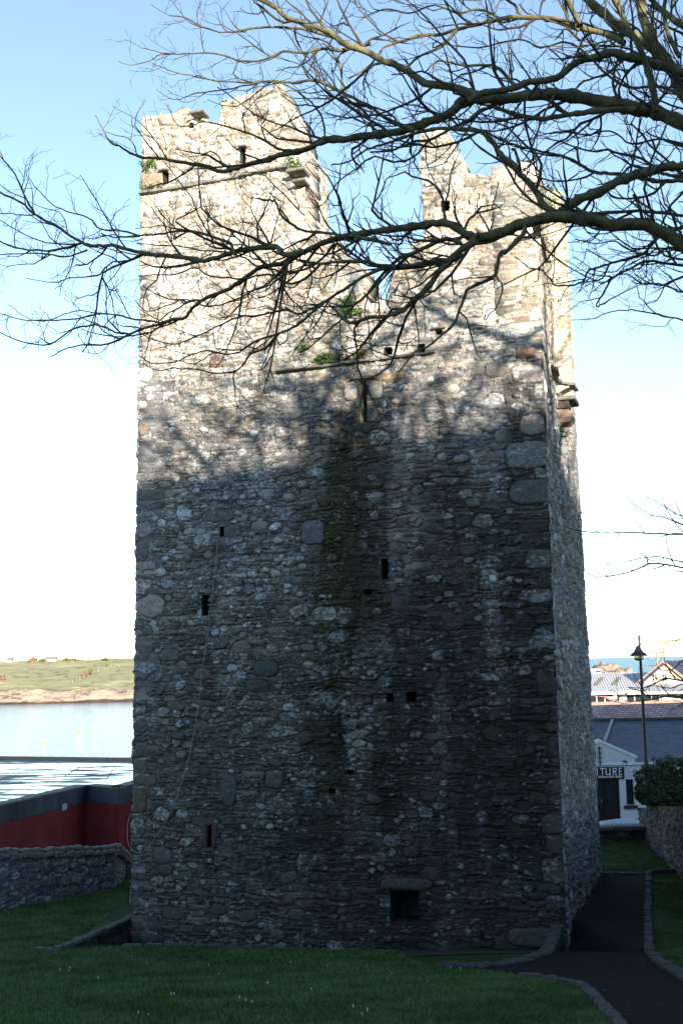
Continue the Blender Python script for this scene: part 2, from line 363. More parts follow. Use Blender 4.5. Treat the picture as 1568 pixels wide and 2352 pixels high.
# ------------------------------------------------------------------ masonry
PAL = np.array([(0.17, 0.165, 0.15), (0.22, 0.21, 0.185), (0.145, 0.14, 0.13), (0.19, 0.175, 0.15), (0.25, 0.235, 0.205), (0.175, 0.16, 0.15), (0.215, 0.185, 0.165), (0.28, 0.265, 0.23), (0.15, 0.155, 0.155)])
def stonemap(W, H, res, seed, big=0.30, bigw=(0.16, 0.50), thin=(0.022, 0.064), quoinL=False, quoinR=False, rel=1.0):
    rs = np.random.RandomState(seed)
    nu = int(round(W / res)) + 1; nv = int(round(H / res)) + 1
    u = np.linspace(0, W, nu); v = np.linspace(0, H, nv); U, V = np.meshgrid(u, v)
    wv = (fnoise(U, V, 1.1, seed + 1, 3) - 0.5) * 0.17 + (vnoise(U, V, 0.17, seed + 2) - 0.5) * 0.05
    wu = (vnoise(U, V, 0.16, seed + 3) - 0.5) * 0.08
    VV = V + wv; UU = U + wu
    hs = []; tot = -0.6
    while tot < H + 0.6:
        h = rs.uniform(*thin) if rs.rand() < 0.72 else rs.uniform(thin[1], thin[1] * 2.0)
        hs.append(tot); tot += h
    bd = np.array(hs + [tot])
    k = np.clip(np.searchsorted(bd, VV) - 1, 0, len(bd) - 2)
    dv = np.minimum(VV - bd[k], bd[k + 1] - VV); ch = bd[k + 1] - bd[k]
    ID = np.zeros(U.shape, int); du = np.zeros(U.shape); base = 0
    for c in range(len(bd) - 1):
        m = k == c
        if not m.any(): continue
        hh = bd[c + 1] - bd[c]; n = int(W / 0.05) + 8
        b = np.cumsum(rs.uniform(1.6, 6.5, n) * max(hh, 0.035) + 0.03) - 0.5; b = b[b < W + 1.5]
        j = np.clip(np.searchsorted(b, UU[m]) - 1, 0, len(b) - 2)
        ID[m] = base + j; du[m] = np.minimum(np.abs(UU[m] - b[j]), np.abs(b[j + 1] - UU[m])); base += len(b)
    e = np.minimum(du, dv)
    sr = rs.rand(base + 5, 4)
    r = sr[ID]
    ht = (r[..., 0] - 0.45) * 0.06 + 0.012 * (1 - np.exp(-np.maximum(e, 0) / 0.009)) + (r[..., 1] - 0.25) * 0.9 * (VV - bd[k] - ch / 2)
    pal = PAL[(sr[:, 2] * 977).astype(int) % len(PAL)] * (0.82 + 0.32 * sr[:, 3:4])
    colr = pal[ID]; lich = np.clip(.18 + .30 * r[..., 2] ** 2, 0, 1)
    gm = fnoise(U, V, .35, seed + 61, 2); gap = np.exp(-np.maximum(e, 0) / 0.008) * (0.25 + 1.2 * sstep(.38, .62, gm))
    ht -= gap * 0.034; colr = colr * (1 - 0.35 * np.clip(gap, 0, 1))[..., None] 
    # bigger field stones
    occ = np.zeros(U.shape, bool); area = 0; tries = 0; target = big * W * H
    stones = []
    def put(cx, cy, w, h, ang, p, bul, colv, li):
        nonlocal area
        i0 = max(int((cx - w) / res), 0); i1 = min(int((cx + w) / res) + 2, nu); j0 = max(int((cy - w) / res), 0); j1 = min(int((cy + w) / res) + 2, nv)
        if i1 <= i0 or j1 <= j0: return False
        a = U[j0:j1, i0:i1] - cx; b = V[j0:j1, i0:i1] - cy
        ca, sa = math.cos(ang), math.sin(ang); x = (a * ca + b * sa) / (w / 2); y = (-a * sa + b * ca) / (h / 2)
        nn = (vnoise(a * 1.0, b * 1.0, 0.10 + .12 * w, int(cx * 977 + cy * 131) % 9999) - 0.5)
        th = rs.uniform(0, 6.28) + np.arange(6) * 1.047 + rs.uniform(-.32, .32, 6); dk = rs.uniform(.78, 1.08, 6)
        pg = np.max([(x * math.cos(q) + y * math.sin(q)) / e_ for q, e_ in zip(th, dk)], 0)
        rr = .45 * (np.abs(x) ** p + np.abs(y) ** p) ** (1 / p) + .55 * pg + nn * 0.42
        inn = rr < 1.12
        if (occ[j0:j1, i0:i1] & inn).sum() > 0.04 * inn.sum(): return False
        occ[j0:j1, i0:i1] |= inn
        s = rr < 1.0
        hh = bul * np.sqrt(np.clip(1 - np.abs(rr) ** 3.6, 0, 1)) + nn * 0.012 + (x * 0.010 * math.sin(cx * 57) + y * 0.014 * math.cos(cy * 91))
        sub = ht[j0:j1, i0:i1]; sub[s] = hh[s] - 0.004
        ring = (~s) & inn; sub[ring] = np.minimum(sub[ring], -0.018)
        cs = colr[j0:j1, i0:i1]; cs[s] = colv; cs[ring] = cs[ring] * 0.75
        ls = lich[j0:j1, i0:i1]; ls[s] = (.25 + .65 * li) if li > .45 else .12 * li; ls[s] -= .25 * np.clip(rr[s] - .72, 0, 1) / .28
        area += inn.sum() * res * res
        return True
    def rc(): return PAL[rs.randint(len(PAL))] * rs.uniform(0.8, 1.18)
    for side in (0, 1):
        if (side == 0 and not quoinL) or (side == 1 and not quoinR): continue
        y = 0.0; q = 0
        while y < H:
            h = rs.uniform(0.16, 0.5); w = rs.uniform(0.3, 0.75) if q % 2 else rs.uniform(0.2, 0.5)
            if rs.rand() < 0.75:
                cx = w * 0.44 if side == 0 else W - w * 0.44
                put(cx, y + h / 2, w, h * 0.97, rs.uniform(-.05, .05), 6, 0.03, rc() * 1.12, rs.rand() ** 1.6)
            y += h; q += 1
    while area < target and tries < 16000:
        tries += 1
        w = bigw[0] + (bigw[1] - bigw[0]) * rs.rand() ** 2.6 if rs.rand() < 0.55 else rs.uniform(0.09, 0.2)
        h = w * rs.uniform(0.38, 0.85)
        put(rs.uniform(0, W), rs.uniform(0, H), w, h, rs.normal(0, 0.16), rs.choice([2.2, 2.6, 3.4, 4.5]), rs.uniform(0.012, 0.06) * min(1, w / 0.3 + .3), rc(), rs.rand() ** 0.9)
    t2 = fnoise(U, V, .075, seed + 45, 3, sv=.05); colr = colr * (.62 + .76 * t2[..., None]); ht = ht + (t2 - .5) * .026
    ht = ht * rel + (fnoise(U, V, 0.9, seed + 40, 3) - 0.5) * 0.07
    # local colour drift over the wall
    t = fnoise(U, V, 1.8, seed + 50, 3)[..., None]
    colr = colr * (0.80 + 0.4 * t) * np.array([1.12, 1.18, 1.35])
    colr = colr * np.array([1.0, 0.985, 0.96]) ** (2 * (t - 0.5) * 6)
    return U, V, ht, colr, lich, gap
class Panel:
    def __init__(s, L0, R0, L1, R1):
        s.L0, s.R0, s.L1, s.R1 = map(Vector, (L0, R0, L1, R1))
        s.W = (s.R0 - s.L0).length; s.H = (s.L1 - s.L0).length
        s.n = (s.R0 - s.L0).cross(s.L1 - s.L0).normalized(); s.u = (s.R0 - s.L0).normalized()
        s.v = s.n.cross(s.u).normalized()
        s.hv = (s.L1 - s.L0).dot(s.v)
    def uv(s, x, y):
        p = on_plane(x, y, s.L0, s.n); b = (p - s.L0).dot(s.v) / s.hv
        L = s.L0.lerp(s.L1, b); Rr = s.R0.lerp(s.R1, b)
        return ((p - L).dot(s.u) / max((Rr - L).dot(s.u), 1e-6) * s.W, b * s.H)
    def P(s, u, v, off=0.0):
        b = v / s.H; return s.L0.lerp(s.L1, b).lerp(s.R0.lerp(s.R1, b), u / s.W) + s.n * off
def panel_mesh(name, pn, res, seed, parent, outline=None, holes=(), thick=0.9, back_from=None, cl=None, cr=None, mod=None, label=None, jag=0.05, through=(), material=None, crust=np.array([.33, .36, .375]), **kw):
    U, V, ht, col, lich, gap = stonemap(pn.W, pn.H, res, seed, **kw)
    if mod: col, lich, ht = mod(U, V, col, lich, ht)
    # ragged pale crusts of lichen, thickest where 'lich' is high
    cf = .62 * vnoise(U, V, .055, seed + 201, .04) + .38 * vnoise(U, V, .024, seed + 202); cl_ = fnoise(U, V, .7, seed + 203, 3)
    cm = sstep(.60, .70, cf + (lich - .35) * .62 + (cl_ - .5) * .55 - .6 * np.clip(gap, 0, .4))[..., None]
    cb = crust * (.78 + .44 * vnoise(U, V, .03, seed + 204))[..., None] if crust is not None else col
    if crust is not None: cb = cb * np.clip(.45 + .62 * (col.mean(-1, keepdims=True) / .15), .55, 1.15)
    if crust is not None: col = col * (1 - cm * .85) + (np.maximum(cb, col) * .8 + col * .5) * cm * .85
    lich = lich * .4
    L0, R0, L1, R1 = (np.array(p) for p in (pn.L0, pn.R0, pn.L1, pn.R1)); n = np.array(pn.n)
    b = (V / pn.H)[..., None]; a = (U / pn.W)[..., None]
    B = (L0 + (L1 - L0) * b) * (1 - a) + (R0 + (R1 - R0) * b) * a
    P = B + n * ht[..., None]
    for side, c in ((0, cl), (1, cr)):
        if c is None: continue
        nd, cs = c; nd = np.array(nd); v1 = V[:, 0]
        rr = np.random.RandomState(cs); g = np.cumsum(rr.uniform(0.05, 0.4, int(pn.H / 0.05))); hv = rr.rand(len(g)) * 0.045 - 0.008
        hc = hv[np.clip(np.searchsorted(g, v1), 0, len(g) - 1)] - 0.02 * (np.abs(v1 - g[np.clip(np.searchsorted(g, v1), 0, len(g) - 1)]) < 0.025)
        dist = U if side == 0 else pn.W - U
        wgt = np.clip(1 - dist / 0.07, 0, 1)[..., None] ** 1.5
        P = P * (1 - wgt) + (B + (n + nd) * hc[:, None, None]) * wgt
    ny, nx = U.shape
    cu = (U[:-1, :-1] + U[1:, 1:]) / 2; cv = (V[:-1, :-1] + V[1:, 1:]) / 2
    keep = np.ones(cu.shape, bool)
    if outline is not None:
        # a ragged head: test the outline with broken-stone steps
        q = 0.11; ju = (vnoise(np.floor(cu / q) * 7.3, np.floor(cv / q) * 5.1, 1.0, seed + 9) - 0.5) * jag * 2
        jv = (vnoise(np.floor(cu / q) * 3.3, np.floor(cv / 0.06) * 9.1, 1.0, seed + 10) - 0.5) * jag * 2
        keep &= inpoly(cu + ju, cv + jv, outline)
    hm = np.zeros(cu.shape, bool)
    for (u0, v0, u1, v1) in list(holes) + [t[:4] for t in through]:
        hm |= (cu > u0) & (cu < u1) & (cv > v0) & (cv < v1)
    idx = np.arange(ny * nx).reshape(ny, nx); N = ny * nx
    Q = np.stack([idx[:-1, :-1], idx[:-1, 1:], idx[1:, 1:], idx[1:, :-1]], -1)
    fr = Q[keep & ~hm]
    rims = []
    kp = np.pad(keep, 1)
    hi = cv > (back_from if back_from is not None else 1e9)
    for (dy, dx, e0, e1) in ((-1, 0, 0, 1), (1, 0, 2, 3), (0, -1, 3, 0), (0, 1, 1, 2)):
        nb = kp[1 + dy:ny + dy, 1 + dx:nx + dx]
        m = keep & ~nb & hi
        q = Q[m]; rims.append(np.stack([q[:, e1], q[:, e0], q[:, e0] + N, q[:, e1] + N], -1))
    bm = keep & hi
    for t in through:
        u0, v0, u1, v1 = t[4:8]; bm &= ~((cu > u0) & (cu < u1) & (cv > v0) & (cv < v1))
    bk = Q[bm][:, ::-1] + N
    Fq = np.concatenate([fr] + rims + [bk]); VV = np.concatenate([P.reshape(-1, 3), (B - n * thick).reshape(-1, 3)])
    colv = np.concatenate([col, np.clip(lich, 0, 1)[..., None]], -1).reshape(-1, 4); colv = np.concatenate([colv, colv])
    used, inv = np.unique(Fq, return_inverse=True)
    o = np_mesh(name, VV[used], inv.reshape(-1, 4), material or M['stone'], parent, smooth=True, col=colv[used])
    if label: o['label'] = label
    return o
def opening(name, pn, r, depth, parent, m=None, label=None, slope=0.0, closed=True, skew=0.0):
    """the reveal of an opening: four sides and a back, set into the wall"""
    u0, v0, u1, v1 = r; e = 0.012
    a = [pn.P(u0, v0, e), pn.P(u1, v0, e), pn.P(u1, v1, e), pn.P(u0, v1, e)]
    b = [pn.P(u0 + skew, v0 + slope, -depth), pn.P(u1 - skew, v0 + slope, -depth), pn.P(u1 - skew, v1 + slope, -depth), pn.P(u0 + skew, v1 + slope, -depth)]
    mb = MB(); vs = a + b; fs = [(0, 1, 5, 4), (1, 2, 6, 5), (2, 3, 7, 6), (3, 0, 4, 7)]
    if closed: fs.append((4, 5, 6, 7))
    mb.add(vs, fs); o = mb.build(name, m or M['dark'], parent)
    if label: o['label'] = label
    return o
TH = R(17.5)
UB = Vector((math.sin(TH), math.cos(TH), 0))           # direction along the right side, away from the camera
DB = 22.0
B0 = at(1301, 2215, DB); B1 = at(1226, 392, DB + 0.22)
DA = DB + 9.45 * math.sin(TH)
A0 = at(300, 2262, DA); A1 = at(328, 268, DA + 0.2)
DC = DB + 8.2 * math.cos(TH)
C0 = at(1384, 2080, DC); C1 = at(1288, 415, DC - 0.15)
def lineat(p0, p1, z): return p0.lerp(p1, (z - p0.z) / (p1.z - p0.z))
ZB = 3.9; ZT = at(646, 150, DA).z + 0.1
fA0, fA1 = lineat(A0, A1, ZB), lineat(A0, A1, ZT)
fB0, fB1 = lineat(B0, B1, ZB), lineat(B0, B1, ZT)
ZR = B1.z + 0.5
rB1 = lineat(B0, B1, ZR); rC0, rC1 = lineat(C0, C1, ZB), lineat(C0, C1, ZR)
front = Panel(fA0, fB0, fA1, fB1)
right = Panel(fB0, rC0, rB1, rC1)
tower = empty('castle_tower', (fB0.x * .5 + fA0.x * .5 + 1, 27, 4.9), 'tall ruined rubble-stone tower house with a broken battlemented top, standing on the lawn', 'tower')
def prect(pn, x0, y0, x1, y1):
    pts = [pn.uv(x0, y0), pn.uv(x1, y0), pn.uv(x1, y1), pn.uv(x0, y1)]
    u0 = (pts[0][0] + pts[3][0]) / 2; u1 = (pts[1][0] + pts[2][0]) / 2; v1 = (pts[0][1] + pts[1][1]) / 2; v0 = (pts[2][1] + pts[3][1]) / 2
    return (u0, v0, u1, v1)
SLITS = [('arrow_slit', (825.5, 874, 842.6, 971), 0.8, 'reveal', 'long arrow slit in the sunlit band'),
         ('arrow_slit', (875, 1284, 891, 1329), 0.7, 'dark', None), ('arrow_slit', (464, 1366, 478, 1415), 0.7, 'dark', None),
         ('arrow_slit', (475.5, 1895, 488.5, 1947), 0.7, 'dark', 'low arrow slit framed in brown sandstone'),
         ('arrow_slit', (551, 342, 563, 373), 0.5, 'dark', None), ('arrow_slit', (376, 397, 388, 423), 0.5, 'dark', None),
         ('arrow_slit', (1013, 461, 1031, 485), 0.5, 'dark', None),
         ('putlog_hole', (436, 283, 445, 293), 0.4, 'dark', None), ('putlog_hole', (676, 430, 702, 446), 0.6, 'dark', 'wide dark hole under projecting slabs'),
         ('putlog_hole', (1133, 448, 1152, 458), 0.4, 'dark', None), ('putlog_hole', (881, 797, 901, 815), 0.6, 'dark', None),
         ('putlog_hole', (959, 789, 975, 808), 0.6, 'dark', None), ('putlog_hole', (835, 1354, 853, 1366), 0.5, 'dark', None),
         ('putlog_hole', (796, 1767, 812, 1778), 0.5, 'dark', None), ('putlog_hole', (754, 1812, 769, 1823), 0.5, 'dark', None),
         ('putlog_hole', (887, 1592, 904, 1612), 0.5, 'dark', None), ('putlog_hole', (931, 1590, 956, 1612), 0.5, 'dark', None),
         ('putlog_hole', (504, 1210, 515, 1232), 0.3, 'dark', None),
         ('window_opening', (896, 2046, 963, 2122), 0.75, 'dark', 'square low window opening with a stone lintel')]
holes = [prect(front, *r) for _, r, *_ in SLITS]
OUT = [(290, 2300), (322, 800), (328, 271), (368, 262), (400, 258), (434, 249), (449, 260), (474, 271), (482, 280), (507, 278), (511, 234), (540, 223), (562, 216), (599, 203), (646, 192), (656, 216),
       (680, 263), (692, 289), (699, 344), (703, 520), (760, 530), (771, 560), (786, 590), (808, 597), (822, 606), (834, 617), (838, 690), (846, 697), (894, 692), (894, 628), (908, 620), (932, 606),
       (934, 592), (948, 562), (972, 543), (970, 483), (964, 402), (960, 302), (984, 294), (1017, 284), (1031, 310), (1033, 334), (1057, 354), (1063, 374), (1066, 400), (1109, 402), (1178, 400),
       (1202, 386), (1300, 392), (1330, 2300)]
outl = [front.uv(x, y) for x, y in OUT]
outl[0] = (-1, -1); outl[1] = (-1, outl[1][1]); outl[2] = (-1, outl[2][1]); outl[-2] = (front.W + 1, front.uv(1220, 392)[1]); outl[-1] = (front.W + 1, -1)
skyh = prect(front, 999, 757, 1015, 769)
sl = 0.26
through = [skyh + (skyh[0] - .05, skyh[1] + sl - .05, skyh[2] + .05, skyh[3] + sl + .05)]
uc0, _ = front.uv(715, 1500); uc1, _ = front.uv(880, 1500); _, vlow = front.uv(800, 1500); _, vsun = front.uv(800, 860); _, vbot = front.uv(800, 2150)
def fmod(U, V, col, lich, ht):
    n1 = fnoise(U, V, 1.1, 301, 4); n2 = fnoise(U, V, 0.6, 305, 4, sv=2.4)
    # damp green stain running down the middle below the broken string course
    du = np.clip(1 - np.abs(U - (uc0 * 0.55 + uc1 * 0.45)) / 1.15, 0, 1); st = du * sstep(vbot - 1, vbot + 5, V) * (1 - .75 * sstep(vsun - 2.0, vsun - .6, V)) * (1 - sstep(vsun + 0.8, vsun + 1.6, V)) * sstep(0.35, 0.6, n2)
    st = np.clip(st * 1.5, 0, 1)[..., None] * 0.75
    # painted shade: stone darkens low down and to the right, with some damp green
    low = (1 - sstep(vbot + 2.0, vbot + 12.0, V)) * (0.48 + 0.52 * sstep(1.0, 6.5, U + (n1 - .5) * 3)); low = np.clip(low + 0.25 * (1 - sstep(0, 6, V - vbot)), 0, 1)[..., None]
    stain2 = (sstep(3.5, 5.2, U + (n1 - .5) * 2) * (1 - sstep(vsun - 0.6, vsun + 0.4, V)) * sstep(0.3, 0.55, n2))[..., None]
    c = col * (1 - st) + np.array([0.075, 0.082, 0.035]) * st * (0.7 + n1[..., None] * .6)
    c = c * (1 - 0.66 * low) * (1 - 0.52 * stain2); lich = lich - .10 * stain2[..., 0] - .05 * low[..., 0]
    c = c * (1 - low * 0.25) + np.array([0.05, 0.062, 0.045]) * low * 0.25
    # pale lichen crust in the centre
    pu, pv = front.uv(740, 1600)
    L = np.exp(-((U - pu) / 1.0) ** 2 - ((V - pv) / 2.4) ** 2); lich = np.clip(lich + 0.42 * L - 0.25 * st[..., 0], 0, 1)
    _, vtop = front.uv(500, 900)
    _, vsh = front.uv(400, 1130); lich = lich + .15 * (1 - sstep(2.2, 5.0, U)) * sstep(vsh - 5, vsh - 1, V)  # extra pale crust, put in to brighten the upper left
    lich = np.clip(lich + 0.24 * sstep(vtop - 1, vtop + 1, V), 0, 1)  # more pale crust, put in to brighten the sunlit top
    warm = sstep(vtop - 1, vtop + 1.5, V)[..., None]  # sunlight painted in: warmer, brighter stone towards the top
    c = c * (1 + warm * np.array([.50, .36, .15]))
    # a few single stones of another colour
    for (x, y, w, h, cc, li, hh) in ((497, 832, .34, .26, (.15, .105, .085), .4, .05), (1206, 808, .42, .26, (.19, .13, .10), .1, .05), (718, 1222, .52, .50, (.17, .18, .21), .05, .04), (610, 1536, .55, .34, (.10, .115, .12), 0, .035),
                                     (322, 985, .40, .34, (.26, .215, .19), .4, .05), (318, 1840, .42, .48, (.19, .15, .11), 0, .05), (805, 897, .30, .40, (.22, .205, .19), .6, .03), (862, 893, .30, .38, (.21, .2, .185), .6, .03), (350, 413, .62, .36, (.27, .225, .17), .2, .06),
                                     (1222, 975, .5, .42, (.23, .195, .18), .5, .05), (1210, 1045, .85, .55, (.15, .16, .165), .5, .04), (1215, 1130, .8, .5, (.14, .15, .155), .5, .045), (332, 2165, .66, .42, (.12, .12, .12), .4, .09), (1235, 2155, 1.1, .36, (.11, .11, .115), .1, .06),
                                     (935, 2030, 1.0, .22, (.10, .10, .10), .1, .07), (895, 865, .6, .16, (.24, .17, .11), .1, .05), (835, 864, .5, .1, (.22, .18, .12), .2, .05), (500, 1185, .7, .26, (.19, .2, .2), .2, .03), (390, 1505, .45, .26, (.17, .19, .2), .2, .03), (745, 1410, .5, .3, (.2, .21, .19), .9, .03),
                                     (860, 1138, .42, .12, (.22, .22, .22), 1.0, .03), (375, 1965, .42, .32, (.15, .15, .16), .1, .03), (525, 1815, .34, .62, (.13, .14, .15), .2, .04), (630, 1790, .40, .38, (.14, .13, .13), .5, .05)):
        u0, v0 = front.uv(x, y); a = np.abs((U - u0) / (w / 2)) ** 3.2 + np.abs((V - v0) / (h / 2)) ** 3.2 + (vnoise(U, V, .1, int(x)) - .5) * .5
        a = np.maximum(a, 0); m = a < 1; c[m] = np.array(cc) * (0.72 + .35 * float(y < 1100)) * (0.9 + .2 * n1[m][:, None]); lich[m] = li * .6; c[m] *= (.7 + .6 * fnoise(U[m], V[m], .06, 5, 2))[:, None]; ht[m] = hh * np.sqrt(np.clip(1 - a[m] ** 1.6, 0, 1)) + 0.005 + (fnoise(U[m], V[m], .07, 9, 2) - .5) * .02
        rg = (a >= 1) & (a < 1.35); ht[rg] = -0.02; c[rg] *= 0.7
    # orange lichen on the left arris
    return c, lich, ht
nf = Vector(front.n); nr = Vector(right.n)
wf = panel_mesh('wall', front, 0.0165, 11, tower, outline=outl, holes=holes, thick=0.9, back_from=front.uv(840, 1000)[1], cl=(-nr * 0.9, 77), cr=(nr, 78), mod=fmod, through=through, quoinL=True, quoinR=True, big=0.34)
for (nm, r, d, m, lb), h in zip(SLITS, holes):
    opening(nm, front, h, d, tower, M[m], lb, skew=0.06 if m == 'reveal' else 0)
opening('putlog_hole', front, skyh, 0.9, tower, M['reveal'], 'small square hole with sky showing through', slope=sl, closed=False)
# iron grille in the long slit, black sheet behind it paints in the dark inside
hs = holes[0]; g = MB()
for k in range(9):
    v = hs[1] + (hs[3] - hs[1]) * (k + .5) / 9; g.tube([front.P(hs[0], v, -.35), front.P(hs[2], v, -.35)], .006, 4)
g.tube([front.P((hs[0] + hs[2]) / 2, hs[1], -.35), front.P((hs[0] + hs[2]) / 2, hs[3], -.35)], .008, 4); g.build('grille', M['iron'], tower)
bk = MB(); bk.quad(front.P(hs[0], hs[1], -.42), front.P(hs[2], hs[1], -.42), front.P(hs[2], hs[3], -.42), front.P(hs[0], hs[3], -.42)); bk.build('slit_blind', M['iron'], tower)
# right flank
def rmod(U, V, col, lich, ht):
    n1 = fnoise(U, V, 1.3, 401, 4)
    c = col * (1.0 - 0.42 * (1 - sstep(0, 9, V)))[..., None]  # painted shade: stone darkens towards the foot
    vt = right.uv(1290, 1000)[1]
    c = c * (1 + sstep(vt - 1, vt + 2, V)[..., None] * np.array([.42, .30, .12]))  # painted sunlight: warmer and brighter above the shadow edge
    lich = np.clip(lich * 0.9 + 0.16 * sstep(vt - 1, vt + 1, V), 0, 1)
    g = (sstep(0.62, 0.75, n1) * sstep(vt, vt + 3, V))[..., None] * .6
    c = c * (1 - g) + np.array([.09, .12, .03]) * g
    return c, lich, ht
ROUT = [(-1, -1), (right.W + 1, -1), (right.W + 1, right.uv(1288, 432)[1])] + [right.uv(x, y) for x, y in ((1287, 428), (1280, 424), (1268, 410), (1254, 400), (1240, 396))] + [(-1, right.uv(1226, 392)[1])]
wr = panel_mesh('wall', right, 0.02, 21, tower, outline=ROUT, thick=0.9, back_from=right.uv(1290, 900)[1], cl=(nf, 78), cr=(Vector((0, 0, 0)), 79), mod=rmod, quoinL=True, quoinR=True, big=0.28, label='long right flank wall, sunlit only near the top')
# left turret return, inner masses, back and left walls
tc = front.P(*front.uv(699, 344)); tc0 = front.P(*front.uv(703, 560)); bt = UB * 1.62
ret = Panel(tc0 - Vector((0, 0, .6)) , tc0 + bt - Vector((0, 0, .6)), tc + Vector((0, 0, 0.15)), tc + bt + Vector((0, 0, 0.1)))
ro = [(-1, -1), (ret.W + 1, -1), (ret.W + 1, ret.uv(752, 357)[1]), ret.uv(735, 350), ret.uv(712, 345), (-1, ret.uv(700, 342)[1])]
panel_mesh('wall', ret, 0.03, 31, tower, outline=ro, thick=0.5, back_from=0.0, mod=lambda U, V, c, l, h: (c * np.array([2.3, 2.1, 1.75]), np.clip(l * 1.4, 0, 1), h), label='return face of the left turret')  # stone lightened to carry the sun on this face
def block(pts, ztop, zbot, name='wall', m=None, lab=None):
    mb = MB(); n = len(pts)
    mb.prism([(p.x, p.y, zbot) for p in pts][::-1], (0, 0, ztop - zbot)); o = mb.build(name, m or M['reveal'], tower)
    if lab: o['label'] = lab
    return o
zdeck = front.P(*front.uv(900, 830)).z
a = fA0; bq = fB0; cq = rC0; dq = a + (cq - bq)
ins = 0.35
def insetp(z, q):
    A = lineat(A0, A1, z); Bq = lineat(B0, B1, z); Cq = lineat(C0, C1, z); D = A + (Cq - Bq)
    c = (A + Bq + Cq + D) / 4; return [p + (c - p).normalized() * q for p in (A, Bq, Cq, D)]
q0 = insetp(ZB, 1.6); q1 = insetp(zdeck, 1.6)
mb = MB(); mb.add(q0 + q1, [(0, 1, 5, 4), (1, 2, 6, 5), (2, 3, 7, 6), (3, 0, 4, 7), (4, 5, 6, 7)]); mb.build('wall_core', M['reveal'], tower)
# turret mass behind the left front
zl = tc.z - 0.6
Lt = lineat(A0, A1, zl) + UB * 0.3 + (fB0 - fA0).normalized() * 0.06; Rt = Vector((tc.x, tc.y, zl)) - (fB0 - fA0).normalized() * 0.4 + UB * 0.3
block([Lt, Rt, Rt + UB * 1.3, Lt + UB * 1.3], zl, zdeck - 1, 'turret_core')
leftp = Panel(fA0 + (rC0 - fB0), fA0, lineat(A0, A1, zdeck + .5) + (rC0 - fB0), lineat(A0, A1, zdeck + .5))
panel_mesh('wall', leftp, 0.07, 41, tower, thick=0.6, back_from=0, label='left flank wall')
lt2 = Panel(lineat(A0, A1, zdeck) + UB * 1.62, lineat(A0, A1, zdeck), lineat(A0, A1, ZT - 1.9) + UB * 1.62, lineat(A0, A1, ZT - 1.9))
panel_mesh('wall', lt2, 0.06, 43, tower, thick=0.5, back_from=0, label='left face of the left turret')
bkp = Panel(rC0, fA0 + (rC0 - fB0), lineat(C0, C1, zdeck + .5), lineat(A0, A1, zdeck + .5) + (rC0 - fB0))
panel_mesh('wall', bkp, 0.07, 42, tower, thick=0.6, back_from=0, label='rear wall')
# fragment of the rear parapet seen through the notch
pb = fA0 + UB * 7.6; 
nb = Vector(front.n)
def onb(x, y): return on_plane(x, y, pb, nb)
f0 = onb(780, 760); f1 = onb(880, 750); frag = Panel(Vector((f0.x, f0.y, zdeck - .5)), Vector((f1.x, f1.y, zdeck - .5)), Vector((f0.x, f0.y, zdeck + 5)), Vector((f1.x, f1.y, zdeck + 5)))
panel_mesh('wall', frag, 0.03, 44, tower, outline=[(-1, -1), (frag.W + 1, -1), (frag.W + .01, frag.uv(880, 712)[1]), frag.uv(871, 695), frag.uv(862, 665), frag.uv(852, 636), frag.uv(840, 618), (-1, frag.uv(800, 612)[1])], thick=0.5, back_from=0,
           mod=lambda U, V, c, l, h: (c * np.array([2.6, 2.35, 1.9]), np.clip(l * 1.3, 0, 1), h), label='sunlit fragment of the rear parapet seen through the notch')  # sunlight put into the colour: stone much paler and warmer
# string courses (thin projecting slates)
def string(pn, pts, proj, h, seed, lab=None):
    rnd = random.Random(seed); mb = MB(); uvs = [pn.uv(*p) for p in pts]
    for (u0, v0), (u1, v1) in zip(uvs[:-1], uvs[1:]):
        L = math.hypot(u1 - u0, v1 - v0); t = 0
        while t < L:
            l = rnd.uniform(0.25, 0.7); e = min(t + l, L); pr = proj * rnd.uniform(.6, 1.15); hh = h * rnd.uniform(.8, 1.1)
            a0 = (u0 + (u1 - u0) * t / L, v0 + (v1 - v0) * t / L + rnd.uniform(-.006, .006)); a1 = (u0 + (u1 - u0) * (e - .012) / L, v0 + (v1 - v0) * e / L + rnd.uniform(-.006, .006))
            P0 = [pn.P(a0[0], a0[1], -.05), pn.P(a0[0], a0[1], pr), pn.P(a0[0], a0[1] + hh, pr), pn.P(a0[0], a0[1] + hh, -.05)]
            P1 = [pn.P(a1[0], a1[1], -.05), pn.P(a1[0], a1[1], pr), pn.P(a1[0], a1[1] + hh, pr), pn.P(a1[0], a1[1] + hh, -.05)]
            mb.add(P0 + P1, [(0, 1, 2, 3), (7, 6, 5, 4), (0, 4, 5, 1), (1, 5, 6, 2), (2, 6, 7, 3), (3, 7, 4, 0)]); t = e
    o = mb.build('string_course', M['slab'], tower)
    if lab: o['label'] = lab
string(front, [(324, 449), (420, 434), (520, 415), (639, 391), (663, 388)], .13, .05, 1, 'slate ledge across the left turret')
string(front, [(636, 856), (740, 845), (850, 831), (1000, 812)], .15, .045, 2, 'slate ledge below the broken parapet')
string(right, [(1224, 517), (1238, 560), (1252, 606)], .14, .06, 3)
string(right, [(1262, 838), (1272, 866), (1279, 880)], .14, .07, 4)
def slabs(pn, items, name='corbel', m=None):
    for i, (x, y, w, h, pr) in enumerate(items):
        u, v = pn.uv(x, y); c = pn.P(u, v, pr / 2 - .05); X = pn.u; Z = pn.v; Y = -pn.n
        Mx = Matrix((X, Y, Z)).transposed().to_4x4(); Mx.translation = c
        MB().box((0, 0, 0), (w, pr + .1, h), bev=min(h, w) * .25, M=Mx).build(name, m or M['slab'], tower)
